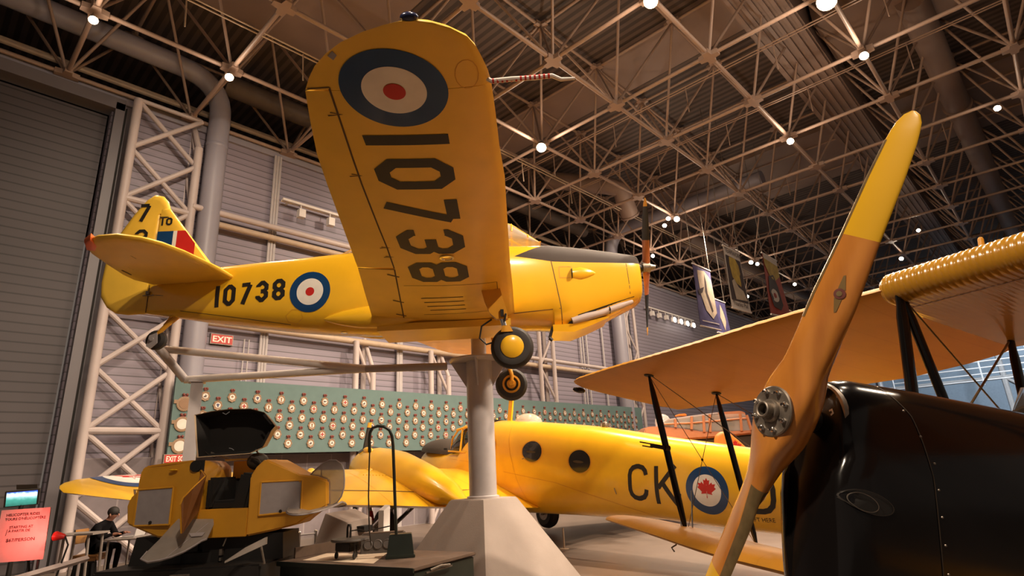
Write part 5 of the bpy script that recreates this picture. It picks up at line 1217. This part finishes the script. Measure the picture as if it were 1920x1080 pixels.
MB().tube([V((-.10, -.20, 1.96)), hk[9] + V((0, .02, .02))], .012, 6).tube([V((-.45, -.20, 1.96)), hk[8] + V((0, .02, .02))], .012, 6).build('hood_hinge', 'dull_metal', hdo)
# little wings: thin doped canvas with a rim
wp = [to_local(LK, x, y, (0, .8, 1), 1.648) for x, y in ((334, 973), (318, 990), (298, 1012), (276, 1034), (264, 1048), (277, 1054), (300, 1050), (321, 1044), (345, 1034), (366, 1022), (378, 1014), (388, 1010), (401, 982), (400, 973))]
for s in (1, -1):
    q = [V((p.x, p.y * s, p.z)) for p in wp]
    w_ = MB(); w_.prism(q, (0, 0, -.014)); wo = w_.build('wing', 'canvas_thin', LK, None)
    MB().tube(q[3:12], .009, 6).build('wing_edge', 'canvas_grey', wo)
    MB().tube([q[6].lerp(q[7], .4), q[0].lerp(q[12], .85)], .004, 5).build('hinge_line', 'canvas_grey', wo)
    if s == 1: MB().prism([q[9].lerp(q[0], .25) + V((0, .0, .012)), q[9].lerp(q[12], .35) + V((0, 0, .012)), q[9].lerp(q[12], .5) + V((0, 0, .014)), q[9].lerp(q[0], .36) + V((0, 0, .014))], (0, 0, .006)).build('wing_label', 'canvas_grey', wo)
tf = [to_local(LK, x, y, (0, 1, 0), 0) for x, y in ((579, 894), (588, 884), (603, 871), (618, 863), (630, 863), (640, 870), (645, 882), (646, 900), (645, 915), (640, 931), (632, 942), (616, 950), (601, 953), (598, 930), (598, 902))]
t_ = MB().prism(tf, (0, .02, 0)).build('fin', 'canvas_thin', LK, None); MB().tube(tf[:13], .008, 6).tube([tf[2], tf[12]], .006, 5).build('fin_rim', 'canvas_grey', t_)
te = [V((-1.22 + .27 * cos(a), .62 * sin(a), 1.43 + .04 * cos(a) * 0 - .08 * abs(sin(a)))) for a in [2 * pi * k / 28 for k in range(28)]]
t2 = MB().prism(te, (0, 0, .016)).build('tailplane', 'canvas_thin', LK, None); MB().tube(te + te[:1], .008, 6).build('tail_rim', 'canvas_grey', t2)
# pedestal under the body and the plinth
pb_ = MB().box((.0, 0, .45), (1.72, 1.22, .90)).build('plinth', 'black_matt', LK, 30, .02)
MB().box((.35, 0, 1.04), (.75, .50, .28), taper=.9).box((-.5, 0, 1.03), (.9, .5, .26), taper=.95).lathe([(.3, .9), (.3, 1.0), (.2, 1.02), (.2, 1.16)], n=20).build('turntable', 'black_matt', LK, 30)
MB().box((-.05, .618, .83), (.2, .012, .03)).box((-.30, .30, 1.0), (.03, .04, .06)).box((-.30, .30, .93), (.02, .04, .03)).tube([(-.35, .32, 1.14), (-.33, .34, 1.06)], .008, 6).build('plinth_fitting', 'dull_metal', pb_)
ea, eb = lk(421, 1056, .80), lk(497, 1021, .62); up_ = V((0, 0, .03)); dn_ = V((.0, .12, .0))
so = MB().prism([ea, eb, eb + up_ * 2.3, eb.lerp(ea, .5) + up_ * 2, ea + up_ * .6], (0, -.05, 0)).build('step_board', 'canvas_thin', LK, None)
MB().tube([eb.lerp(ea, .1), V((eb.x, .60, .90))], .012, 6).build('step_bracket', 'dull_metal', so)

# ================================================================== INSTRUCTOR'S DESK
DZ = .88
c4 = [on_z(x, y, DZ) for x, y in ((520, 1053), (776, 1066), (864, 1034))]
ux_ = (c4[1] - c4[0]); dl = ux_.length; ux_.normalize(); uy_ = V((-ux_.y, ux_.x, 0)); dd = (c4[2] - c4[1]).dot(uy_)
DK = thing('desk', 'dark green wooden desk with a white chart sheet, standing before the pyramid base', 'desk', (c4[0].x, c4[0].y, 0), (atan2(ux_.y, ux_.x), 0, 0))
bpy.context.view_layer.update()
MB().box((dl / 2, dd / 2, DZ / 2 - .02), (dl - .04, dd - .04, DZ - .04)).build('cabinet', 'desk_green', DK, 30, .008)
MB().box((dl / 2, dd / 2, DZ - .015), (dl, dd, .03)).build('desktop', 'desk_top', DK, 30, .008)
MB().box((dl / 2, -.004, DZ - .02), (dl, .02, .045)).build('front_rail', 'desk_green', DK, 30, .004)
for k in range(2): MB().box((dl * (.26 + .5 * k), .014, .42), (dl * .44, .012, .66)).build('door', 'desk_green', DK, 30, .004)
MB().box((dl - .006 + .02, dd * .35, DZ - .06), (.02, .40, .012)).tube([(dl + .03, dd * .2, DZ - .045), (dl + .035, dd * .35, DZ - .03), (dl + .03, dd * .5, DZ - .045)], .012, 6).build('side_handle', 'dull_metal', DK)
b0 = to_local(DK, 517, 1033, (0, 1, 0), dd - .02); ub = MB().box((dl * .22, dd - .02, DZ + .055), (dl * .42, .025, .11)).box((.02, dd * .6, DZ + .055), (.025, dd * .8, .11))
ub.build('raised_edge', 'desk_top', DK, 30, .003)
def dsk(x, y, z=DZ): return DK.matrix_world.inverted() @ on_z(x, y, z)
sh_ = [dsk(x, y) for x, y in ((567, 1051), (612, 1038), (726, 1037), (700, 1057))]
cs_ = MB(); cs_.prism([DK.matrix_world @ (p + V((0, 0, .001))) for p in sh_], (0, 0, .002)); tag(cs_.build('chart_sheet', 'paper', None, None), 'pale chart sheet lying flat on the green desk', 'paper')
# course recorder: three-wheeled crab under a disc
cr0 = on_z(650, 1047, DZ + .003); CR = thing('course_recorder', 'small black wheeled course recorder standing on the chart sheet', 'instrument', cr0, (atan2(ux_.y, ux_.x), 0, 0))
MB().box((0, 0, .115), (.22, .14, .09)).box((.09, .02, .10), (.12, .06, .05)).build('motor_case', 'bakelite', CR, 30, .01)
MB().lathe([(0, .205), (.20, .20), (.205, .185), (.20, .175), (0, .17)], (.05, 0, 0), n=32).build('turn_disc', 'panel_grey', CR)
for x, y in ((-.10, -.05), (.16, -.05), (.04, .09)):
    g = MB().tube([(x, y, .16), (x, y, .04)], .010, 8).build('castor_leg', 'bakelite', CR); MB().lathe([(0, -.008), (.032, -.008), (.034, 0), (.032, .008), (0, .008)], (x, y, .034), (1, .4, 0), 16).build('castor_wheel', 'rubber', g)
MB().tube([(.0, 0, .20), (.0, 0, .30), (.01, 0, .33), (.035, 0, .33), (.045, 0, .30), (.045, 0, .2)], .012, 8).build('grip', 'bakelite', CR)
MB().tube([(.05, 0, .27), (.14, .03, .28), (.22, .06, .26), (.32, .12, .28), (.42, .2, .30)], .006, 6).build('cord', 'bakelite', CR)
# dial box and lamp box
px_c = on_z(718, 1036, DZ); DB = thing('dial_box', 'low grey instrument box with four round dials at the back of the desk', 'instrument', px_c, (atan2(RT.y, RT.x) + .08, 0, 0))
MB().loft([[V((x, y, z)) for x, y in ((-.24, y0), (.24, y0), (.24, .10), (-.24, .10))] for y0, z in ((-.06, 0), (-.03, .20))]).build('case', 'panel_grey', DB, 30, .006)
for k in range(4): MB().lathe([(.045, 0), (.05, .006), (.042, .010), (.04, .004), (0, .004)], (-.155 + k * .105, -.052, .095), (0, -1, .15), 22).build('dial', 'dial', DB)
MB().box((0, .03, .206), (.44, .10, .012)).build('lid', 'desk_top', DB)
lb = on_z(751, 1045, DZ); LB = thing('desk_lamp', 'dark green lamp box with a tall arched tube rising over the desk', 'lamp', lb, (atan2(RT.y, RT.x) + .15, 0, 0))
MB().loft([[V((x * f, y * f, z)) for x, y in ((-.15, -.10), (.15, -.10), (.15, .10), (-.15, .10))] for f, z in ((1.0, 0), (1.0, .03), (.92, .035), (.76, .22), (.74, .23))]).build('lamp_base', 'desk_green', LB, 30, .004)
IL = LB.matrix_world.copy(); bpy.context.view_layer.update(); dcam = (lb - CAM).dot(FW)
arch = [LB.matrix_world.inverted() @ at(x, y, dcam) for x, y in ((743, 1003), (741, 950), (739, 890), (737, 835), (735, 818), (730, 806), (720, 800), (708, 799), (699, 802), (694, 811), (692.5, 825), (693, 848))]
MB().tube(arch, .016, 10).build('arched_tube', 'desk_green', LB)
MB().tube([arch[-1], LB.matrix_world.inverted() @ at(692, 880, dcam), LB.matrix_world.inverted() @ at(691, 930, dcam), LB.matrix_world.inverted() @ at(692, 975, dcam), LB.matrix_world.inverted() @ at(693, 1000, dcam), LB.matrix_world.inverted() @ at(696, 1022, dcam)], .007, 8).build('flex', 'bakelite', LB)
# pale pedestal, white post, low barrier
p0 = at(645, 1010, 8.6); p0.z = 0; PD = thing('small_pedestal', 'pale sloping pedestal with a black slot, behind the desk', 'stand', p0, (atan2(RT.y, RT.x), 0, 0))
MB().loft([[V((a, -.30, 0)), V((.36, -.30, 0)), V((.36, .34, 0)), V((a, .34, 0))] for a in (-.62,)] + [[V((-.23, -.22, 1.20)), V((.12, -.30, 1.06)), V((.36, .22, 1.08)), V((.06, .34, 1.22))]]).build('pedestal_body', 'concrete_stand', PD, 20, .006)
MB().box((.25, -.03, .955), (.20, .30, .075), Matrix.Rotation(1.12, 3, 'Z')).build('slot', 'dark_interior', PD)
p1 = at(720, 990, 9.8); p1.z = 0; wpst = MB().box((0, 0, .56), (.13, .16, 1.12)).prism([(-.065, -.08, 1.12), (.065, -.08, 1.12), (.065, -.08, 1.20)], (0, .16, 0)); wo = wpst.build('white_post', 'stand_white', None, 30, .004); wo.location = p1; tag(wo, 'short white post standing under the twin-engined aircraft wing', 'post')
BRp = [at(x, y, d) for x, y, d in ((515, 1004, 7.9), (561, 999, 8.3), (592, 996, 8.6))]
BR = thing('barrier', 'low barrier of chrome posts and clear panels beside the trainer plinth', 'barrier', (BRp[0].x, BRp[0].y, 0))
for p in BRp: q = V((p.x - BRp[0].x, p.y - BRp[0].y, 0)); MB().tube([q, q + V((0, 0, p.z))], .022, 12).sphere(q + V((0, 0, p.z)), .026, 10, 6).lathe([(.11, 0), (.11, .015), (.03, .03)], q, n=18).build('post', 'chrome', BR)
for a, b in zip(BRp, BRp[1:]):
    A0 = V((a.x - BRp[0].x, a.y - BRp[0].y, 0)); B0 = V((b.x - BRp[0].x, b.y - BRp[0].y, 0)); MB().prism([A0 + V((0, 0, .2)), B0 + V((0, 0, .2)), B0 + V((0, 0, b.z - .05)), A0 + V((0, 0, a.z - .05))], (0, .012, 0)).build('clear_panel', 'perspex', BR, None)
    MB().tube([A0 + V((0, 0, a.z - .03)), B0 + V((0, 0, b.z - .03))], .014, 8).build('rail', 'stand_grey', BR)
q = at(1056, 997, 12.3); q.z = 0; so = MB().tube([(0, 0, 0), (0, 0, .42)], .018, 8).lathe([(.10, 0), (.10, .012), (.03, .02)], n=14); so = so.build('stanchion', 'cream_pipe'); so.location = q; tag(so, 'thin short stanchion on the floor right of the far aircraft wheel', 'post')

# ================================================================== PEACH CABIN AIRCRAFT AND ORANGE FIN BEHIND
pq = at(1300, 815, 18.5); PQ = thing('cabin_aircraft', 'peach aircraft with a long glazed cabin, parked beyond the biplane struts', 'aircraft', (pq.x, pq.y, 0), (LYAW, 0, 0))
bpy.context.view_layer.update()
pk = lambda x, y, c=.6: to_local(PQ, x, y, (0, 1, 0), c)
def pslab(mb, pts, y0=.6, y1=-.6): return mb.prism([V((p.x, y0, p.z)) for p in (pk(*q) for q in pts)], (0, y1 - y0, 0))
mb = MB(); pslab(mb, [(1208, 806), (1212, 800.5), (1225, 799.5), (1242, 800), (1268, 802), (1294, 805.5), (1320, 809.5), (1380, 808), (1440, 805), (1440, 812), (1409, 814), (1338, 821), (1252, 827), (1222, 829), (1210, 829), (1208, 822)]); mb.build('fuselage', 'peach', PQ, 40, .05)
mb = MB(); pslab(mb, [(1222, 828), (1252, 827), (1338, 821), (1409, 814), (1440, 812), (1440, 868), (1230, 868)], .5, -.5); mb.build('lower_fuselage', 'olive_dark', PQ, 30, .04)
mb = MB(); pslab(mb, [(1243, 798), (1244, 793), (1252, 787), (1300, 781), (1345, 777), (1398, 775), (1406, 790), (1410, 808), (1320, 809), (1294, 805)], .55, -.55); cab = mb.build('cabin_glazing', 'perspex', PQ, 30, .03)
mb = MB(); pslab(mb, [(1244, 793), (1252, 785.5), (1294, 779), (1333, 774), (1350, 772), (1350, 777), (1300, 783), (1255, 789)], .5, -.5); mb.build('cabin_roof', 'steel_white', PQ, 30, .03)
mb = MB(); pslab(mb, [(1348, 772.5), (1392, 769.5), (1402, 774), (1398, 781), (1348, 784)], .5, -.5); mb.build('rear_roof', 'peach', PQ, 30, .03)
mb = MB(); pslab(mb, [(1276, 778), (1279, 774), (1293, 773), (1295, 778)], .2, -.25); mb.build('roof_hatch', 'orange', PQ, 30, .02)
mb = MB()
for a, b in (((1297, 781), (1297, 805)), ((1319, 779), (1321, 810)), ((1266, 786), (1267, 801)), ((1331, 777), (1332, 810)), ((1388, 776), (1391, 808)), ((1400, 778), (1409, 806))): mb.tube([pk(*a, .57), pk(*b, .57)], .045, 6)
mb.tube([pk(1245, 795, .57), pk(1297, 793, .57), pk(1400, 784, .57)], .025, 6); mb.build('cabin_frame', 'peach', cab)
mb = MB(); pslab(mb, [(1299, 787), (1318, 785), (1319, 806), (1299, 805)], .3, -.3); pslab(mb, [(1366, 787), (1386, 785), (1387, 806), (1366, 806)], .2, -.3); mb.build('cabin_seat', 'olive_dark', PQ, 30, .05)
MB().sphere(pk(1243, 793, 0), .22, 16, 8, 0, (1.2, 1, 1.3)).build('turret_dome', 'perspex', PQ)
for x_ in (-1.2, 1.6): MB().lathe([(.0, -.08), (.30, -.10), (.34, 0), (.30, .10), (0, .08)], (x_, .5, .34), (0, 1, 0), 20).tube([(x_, .5, .34), (x_, .4, 1.1)], .05, 8).build('wheel', 'rubber', PQ)

oq = at(1372, 850, 15.5); OF = thing('tail_fin_aircraft', 'orange tail fin with a small red emblem rising behind the yellow fuselage letters', 'aircraft', (oq.x, oq.y, 0), (LYAW, 0, 0))
bpy.context.view_layer.update()
ok_ = lambda x, y, c=0: to_local(OF, x, y, (0, 1, 0), c)
fo = [ok_(*q) for q in ((1339, 870), (1339, 824), (1341, 817), (1346, 812), (1353, 809.5), (1362, 810.5), (1370, 814), (1385, 826), (1409, 848), (1440, 876))]
fi = MB().plate(fo, (0, 1, 0), .05, 0, .05).build('fin', 'orange', OF, 50)
em = ok_(1381, 843, .07); flat_mark('emblem', fi, [[V((p[0] * .20, p[1] * .26)) for p in f] for f in leaf(1.0)], (em.x, .065, em.z), (-1, 0, 0), (0, 0, 1), 'mark_red')
zb = fo[0].z; bd_ = MB(); bd_.loft([ring(x, hw, zb + a, max(zb + b, .15), 2.4, N=20) for x, hw, a, b in ((fo[0].x + .15, .05, .05, -.25), (fo[0].x - .6, .22, .12, -.45), (fo[0].x - 2.2, .45, .25, -.8), (fo[0].x - 4.5, .55, .2, -.9))]); bd_.build('fuselage', 'orange', OF, 40)
MB().tube([(fo[0].x - .1, 0, zb - .1), (fo[0].x - .1, 0, .02)], .03, 8).tube([(fo[0].x - 3.5, .6, zb - .4), (fo[0].x - 3.5, .6, .02)], .06, 8).tube([(fo[0].x - 3.5, -.6, zb - .4), (fo[0].x - 3.5, -.6, .02)], .06, 8).build('gear_leg', 'dull_metal', OF)

# ================================================================== TICKET CORNER AT THE LEFT
TL, TR, BL = at(3, 957, 8.05), at(95, 951, 8.15), at(-14, 1056, 7.85)
HS = thing('ride_sign', 'red-lit helicopter rides sign board on a dark easel in the lower corner', 'sign', (BL.x, BL.y, 0))
O_ = V((BL.x, BL.y, 0)); sx, sy = (TR - TL), (TL - BL); sw, shh = sx.length, sy.length; sx.normalize(); sy.normalize(); sn = sx.cross(sy).normalized()
if sn.dot(CAM - TL) < 0: sn = -sn
MB().prism([p - O_ for p in (BL, BL + sx * sw, BL + sx * sw + sy * shh, BL + sy * shh)], -sn * .02).build('board', 'sign_paper', HS, None)
def sl(txt, width, height, u, v):
    q = text_quads(txt, 1.0, 'LEFT', .02); x1 = max(p[0] for f in q for p in f); y1 = max(p[1] for f in q for p in f)
    flat_mark('lettering', HS, [[V((p[0] * width * sw / x1, p[1] * height * shh / y1)) for p in f] for f in q], BL - O_ + sx * (u * sw) + sy * (v * shh) + sn * .004, sx, sy, 'sign_ink')
sl('HELICOPTER RIDES', .68, .052, .12, .87); sl("TOURS D'HÉLICOPTÈRE", .82, .060, .11, .79); sl('STARTING AT', .48, .050, .22, .63); sl('À PARTIR DE', .44, .06, .21, .56); sl('$67/PERSON', .58, .062, .19, .38)
flat_mark('rule', HS, stroke([(.17 * sw, .50 * shh), (.19 * sw, .62 * shh)], .006), BL - O_ + sn * .004, sx, sy, 'sign_ink')
ez = MB()
for u in (.1, .9): b = BL + sx * (u * sw) - sn * .03; t = b + sy * (shh * .95); ez.tube([t - O_, V((b.x, b.y, .02)) - O_], .018, 8)
bk = BL + sx * (.5 * sw) - sn * .55; ez.tube([BL + sx * (.5 * sw) + sy * (shh * .8) - sn * .03 - O_, V((bk.x, bk.y, .02)) - O_], .018, 8)
ez.build('easel', 'black_matt', HS)
rl = at(104, 1005, 8.0); rd = ((TL + TR) / 2 * .5 + (BL + sx * sw * .8) * .5 - rl).normalized()
RLt = thing('clip_spotlight', 'small red spotlight shining on the helicopter rides sign', 'lamp', rl)
MB().lathe([(.02, .14), (.035, .12), (.06, .02), (.065, 0), (.055, .0), (.05, .03)], (0, 0, 0), -rd, 16).build('shade', 'mark_red', RLt)
MB().lathe([(0, .035), (.05, .03), (0, .0)], (0, 0, 0), -rd, 14).build('bulb', 'red_lens', RLt)
MB().tube([(0, 0, 0), -rd * .14, -rd * .2 + V((0, 0, -.1)), V((.0, .10, -rl.z + .02))], .012, 8).build('stem', 'black_matt', RLt)
tc_s = BL + sx * sw * .66 + sy * shh * .52
lamp_light('sign_lamp_light', rl + sn * .42 + rd * .18, tc_s, 60, 120, .05, (1.0, .10, .08), 1.0)
s0, s1, s2 = at(13, 924, 11.0), at(71, 919, 11.2), at(10, 950, 11.0)
TV = thing('television', 'switched-on television showing sea and sky above the red sign', 'television', (s0.x, s0.y, 0)); O2 = V((s0.x, s0.y, 0)); tx_ = s1 - s0; ty_ = s2 - s0; tn_ = tx_.cross(ty_).normalized()
if tn_.dot(CAM - s0) < 0: tn_ = -tn_
ctr = s0 + tx_ / 2 + ty_ / 2
MB().prism([ctr + (p - ctr) * 1.13 - O2 for p in (s0, s1, s1 + ty_, s2)], -tn_ * .06).build('casing', 'bakelite', TV, None)
m = bpy.data.materials.new('tv_picture'); m.use_nodes = True; MATS['tv_picture'] = m; nt = m.node_tree; b = nt.nodes['Principled BSDF']; tcn = nt.nodes.new('ShaderNodeTexCoord')
zt, zb2 = s0.z, s2.z; sp_ = sep(nt, tcn.outputs['Object']); v_ = math_n(nt, 'DIVIDE', math_n(nt, 'SUBTRACT', sp_[2], zb2), zt - zb2)
rmp = nd(nt, 'ShaderNodeValToRGB'); rmp.color_ramp.elements[0].color = (.02, .12, .09, 1); rmp.color_ramp.elements[1].color = (.06, .14, .75, 1)
for p_, c_ in ((.45, (.05, .28, .22)), (.62, (.25, .5, .5)), (.78, (.75, .95, 1)), (.92, (.45, .65, 1))): e_ = rmp.color_ramp.elements.new(p_); e_.color = (*c_, 1)
nz_ = nd(nt, 'ShaderNodeTexNoise'); nz_.inputs['Scale'].default_value = 14; nt.links.new(tcn.outputs['Object'], nz_.inputs[0])
nt.links.new(math_n(nt, 'ADD', v_, math_n(nt, 'MULTIPLY', math_n(nt, 'SUBTRACT', nz_.outputs['Fac'], .5), .22)), rmp.inputs[0]); nt.links.new(rmp.outputs[0], b.inputs['Emission Color']); b.inputs['Emission Strength'].default_value = 1.7; b.inputs['Base Color'].default_value = (.01, .01, .01, 1)
MB().prism([p - O2 + tn_ * .004 for p in (s0, s1, s1 + ty_, s2)], tn_ * .002).build('screen', 'tv_picture', TV, None)
MB().tube([ctr - O2 - tn_ * .08, V((ctr.x, ctr.y, .03)) - O2 - tn_ * .08], .04, 10).lathe([(.3, 0), (.3, .03), (.05, .05)], V((ctr.x, ctr.y, 0)) - O2 - tn_ * .08, n=20).build('stand', 'black_matt', TV)
n0 = at(31, 909, 11.4); n1 = at(70, 908, 11.5); n2 = at(31, 918, 11.4); nb_ = MB().prism([n0, n1, n1 + (n2 - n0), n2], (0, .02, 0)).tube([n2.lerp(n1 + (n2 - n0), .5), V((n2.x, n2.y, 0)).lerp(V((n1.x, n1.y, 0)), .5)], .015, 6)
tag(nb_.build('notice_board', 'olive_dark', None, None), 'dark narrow notice plate standing above the television', 'sign')
rb = MB(); ra, rb2 = at(30, 1086, 7.3), at(163, 1047, 8.3); dv = (rb2 - ra).normalized()
rb.tube([ra - dv * .5, rb2], .045, 4)
rb.tube([V((rb2.x, rb2.y, 0)) - dv * .12, rb2 - dv * .12 - V((0, 0, .02))], .02, 8).tube([V((ra.x, ra.y, 0)), ra], .02, 8); tag(rb.build('barrier_rail', 'steel_white'), 'low grey barrier rail slanting across the lower corner by the sign', 'barrier')
# person at a table with a laptop
pp_ = at(176, 1000, 12.0); PP = V((pp_.x, pp_.y, 0)); pyaw = atan2(RT.y, RT.x)
PE = thing('person', 'person in dark jacket and cap of dark hair, seated and bent over a laptop', 'person', PP, (pyaw, 0, 0))
def skinned(name, chains, m_, parent, sub=2):
    """one continuous body: joints as connected edges with a radius each"""
    vs, es, rs = [], [], []; idx = {}
    for ch in chains:
        prev = None
        for key, co_, r in ch:
            if key not in idx: idx[key] = len(vs); vs.append(co_); rs.append(r)
            if prev is not None and (prev, idx[key]) not in es: es.append((prev, idx[key]))
            prev = idx[key]
    me = bpy.data.meshes.new(name); me.from_pydata(vs, es, []); o = bpy.data.objects.new(name, me); col.objects.link(o)
    md = o.modifiers.new('skin', 'SKIN'); ss = o.modifiers.new('sub', 'SUBSURF'); ss.levels = sub; ss.render_levels = sub
    for i, r in enumerate(rs): me.skin_vertices[0].data[i].radius = r if isinstance(r, tuple) else (r, r)
    me.skin_vertices[0].data[0].use_root = True
    dg = bpy.context.evaluated_depsgraph_get(); me2 = bpy.data.meshes.new_from_object(o.evaluated_get(dg)); bpy.data.objects.remove(o)
    me2.materials.clear(); me2.materials.append(MATS[m_]); me2.polygons.foreach_set('use_smooth', [True] * len(me2.polygons))
    o = bpy.data.objects.new(name, me2); col.objects.link(o); o.parent = parent; return o
ch = [[('pel', (0, 0, .56), .16), ('waist', (.04, 0, .74), .165), ('chest', (.16, 0, .93), .18), ('nk', (.27, 0, 1.06), .055), ('hd0', (.32, 0, 1.12), .07), ('hd', (.36, 0, 1.19), .10), ('crn', (.37, 0, 1.27), .07)]]
for s in (1, -1):
    sd = 'L' if s > 0 else 'R'; hx_, hz_ = (.58, .80) if s < 0 else (.56, .80)
    ch.append([('pel', 0, 0), ('hip' + sd, (.06, .10 * s, .54), .115), ('kn' + sd, (.48, .14 * s, .56), .068), ('an' + sd, (.44, .14 * s, .10), .045), ('to' + sd, (.62, .15 * s, .05), .04)])
    ch.append([('chest', 0, 0), ('sh' + sd, (.18, .21 * s, .96), .085), ('el' + sd, (.31, .27 * s, .74), .06), ('wr' + sd, (.50, .18 * s, .80), .032), ('pa' + sd, (hx_, .16 * s, hz_), .034)])
    for k, (dy, L_) in enumerate(((-.03, .065), (-.01, .078), (.01, .075), (.028, .06))):
        ch.append([('pa' + sd, 0, 0), ('f%d' % k + sd, (hx_ + .05, .16 * s + dy, hz_ + .008), .009), ('g%d' % k + sd, (hx_ + .05 + L_ * .6, .16 * s + dy * 1.2, hz_ - .012), .008)])
    ch.append([('pa' + sd, 0, 0), ('th' + sd, (hx_ + .015, (.16 - .045) * s, hz_), .010), ('ti' + sd, (hx_ + .05, (.16 - .055) * s, hz_ - .008), .008)])
bod = skinned('body', ch, 'jacket', PE)
m = MATS['jacket']
def person_cols(nt, o):
    s_ = sep(nt, o)
    head = math_n(nt, 'GREATER_THAN', math_n(nt, 'ADD', s_[2], math_n(nt, 'MULTIPLY', s_[0], .4)), 1.185)
    hand = math_n(nt, 'MULTIPLY', math_n(nt, 'GREATER_THAN', s_[0], .525), math_n(nt, 'GREATER_THAN', s_[2], .72))
    return mix_n(nt, math_n(nt, 'MAXIMUM', head, hand), (.006, .005, .006), (.26, .12, .08))
color_from(m, person_cols)
MB().sphere((.345, 0, 1.23), .112, 18, 10, 0, (1.0, .92, .95)).build('hair', 'hair', PE)
MB().sphere((.462, 0, 1.165), .017, 8, 6, 0, (1, .8, 1.5)).build('nose', 'skin', bod)
for s in (1, -1): MB().sphere((.35, .10 * s, 1.17), .022, 8, 6, 0, (.8, .5, 1.3)).build('ear', 'skin', bod); MB().sphere((.452, .035 * s, 1.20), .010, 8, 5).build('eye', 'hair', bod)
MB().box((.452, 0, 1.125), (.012, .05, .010)).build('mouth', 'badge_crown', bod)
CHR = thing('chair', 'black-legged chair with a light wooden seat under the seated person', 'chair', PP, (pyaw, 0, 0))
MB().box((.02, 0, .41), (.52, .46, .05)).box((.02, 0, .35), (.50, .44, .07)).build('seat', 'chair_wood', CHR, 30, .012)
MB().box((-.26, 0, .78), (.03, .42, .28)).build('backrest', 'chair_wood', CHR, 30, .01)
for x in (-.23, .26):
    for y in (-.2, .2): MB().tube([(x, y, .34), (x + (.03 if x > 0 else -.04), y * 1.05, 0)], .014, 8).build('leg', 'black_matt', CHR)
for y in (-.2, .2): MB().tube([(-.23, y, .38), (-.26, y, .92)], .014, 8).build('back_post', 'black_matt', CHR)
TB = thing('table', 'white table holding the laptop in front of the seated person', 'table', PP + V(RT).normalized() * .85, (pyaw, 0, 0))
MB().box((.05, 0, .745), (.85, .8, .03)).build('tabletop', 'table_white', TB, 30, .006)
for x in (-.30, .40):
    for y in (-.34, .34): MB().tube([(x, y, .73), (x, y, 0)], .02, 8).build('leg', 'table_white', TB)
LT = thing('laptop', 'open silver laptop on the white table, lid towards the hall', 'laptop', PP + V(RT).normalized() * .82 + V((0, 0, .762)), (pyaw, 0, 0))
MB().box((0, 0, .01), (.25, .36, .02)).build('keyboard_base', 'laptop', LT, 30, .004)
MB().box((.16, 0, .14), (.012, .36, .25), Matrix.Rotation(.22, 3, 'Y')).build('lid', 'laptop', LT, 30, .004)
rt0 = at(140, 1000, 11.4); RTb = thing('side_table', 'small white round-ended table left of the seated person', 'table', (rt0.x, rt0.y, 0), (pyaw, 0, 0))
zt0 = rt0.z; MB().lathe([(0, 0), (.30, 0), (.31, .015), (.30, .035), (0, .035)], (0, 0, zt0 - .03), n=28).box((.28, .0, zt0 - .012), (.5, .5, .035)).build('tabletop', 'table_white', RTb)
for x, y in ((-.14, -.08), (-.06, .10), (.42, .2), (.42, -.2)): MB().tube([(x, y, zt0 - .03), (x * 1.1, y, 0)], .025, 8).build('leg', 'table_white', RTb)
bx = thing('bag', 'black bag on the floor beside the side table', 'bag', at(142, 1030, 11.6) * 1.0, (pyaw, 0, 0)); bx.location.z = 0
MB().box((.1, .2, .16), (.42, .26, .32), taper=.85).build('bag_body', 'black_matt', bx, 40, .04); MB().tube([(-.02, .2, .30), (.03, .2, .42), (.17, .2, .42), (.22, .2, .30)], .012, 6).build('bag_handle', 'black_matt', bx)
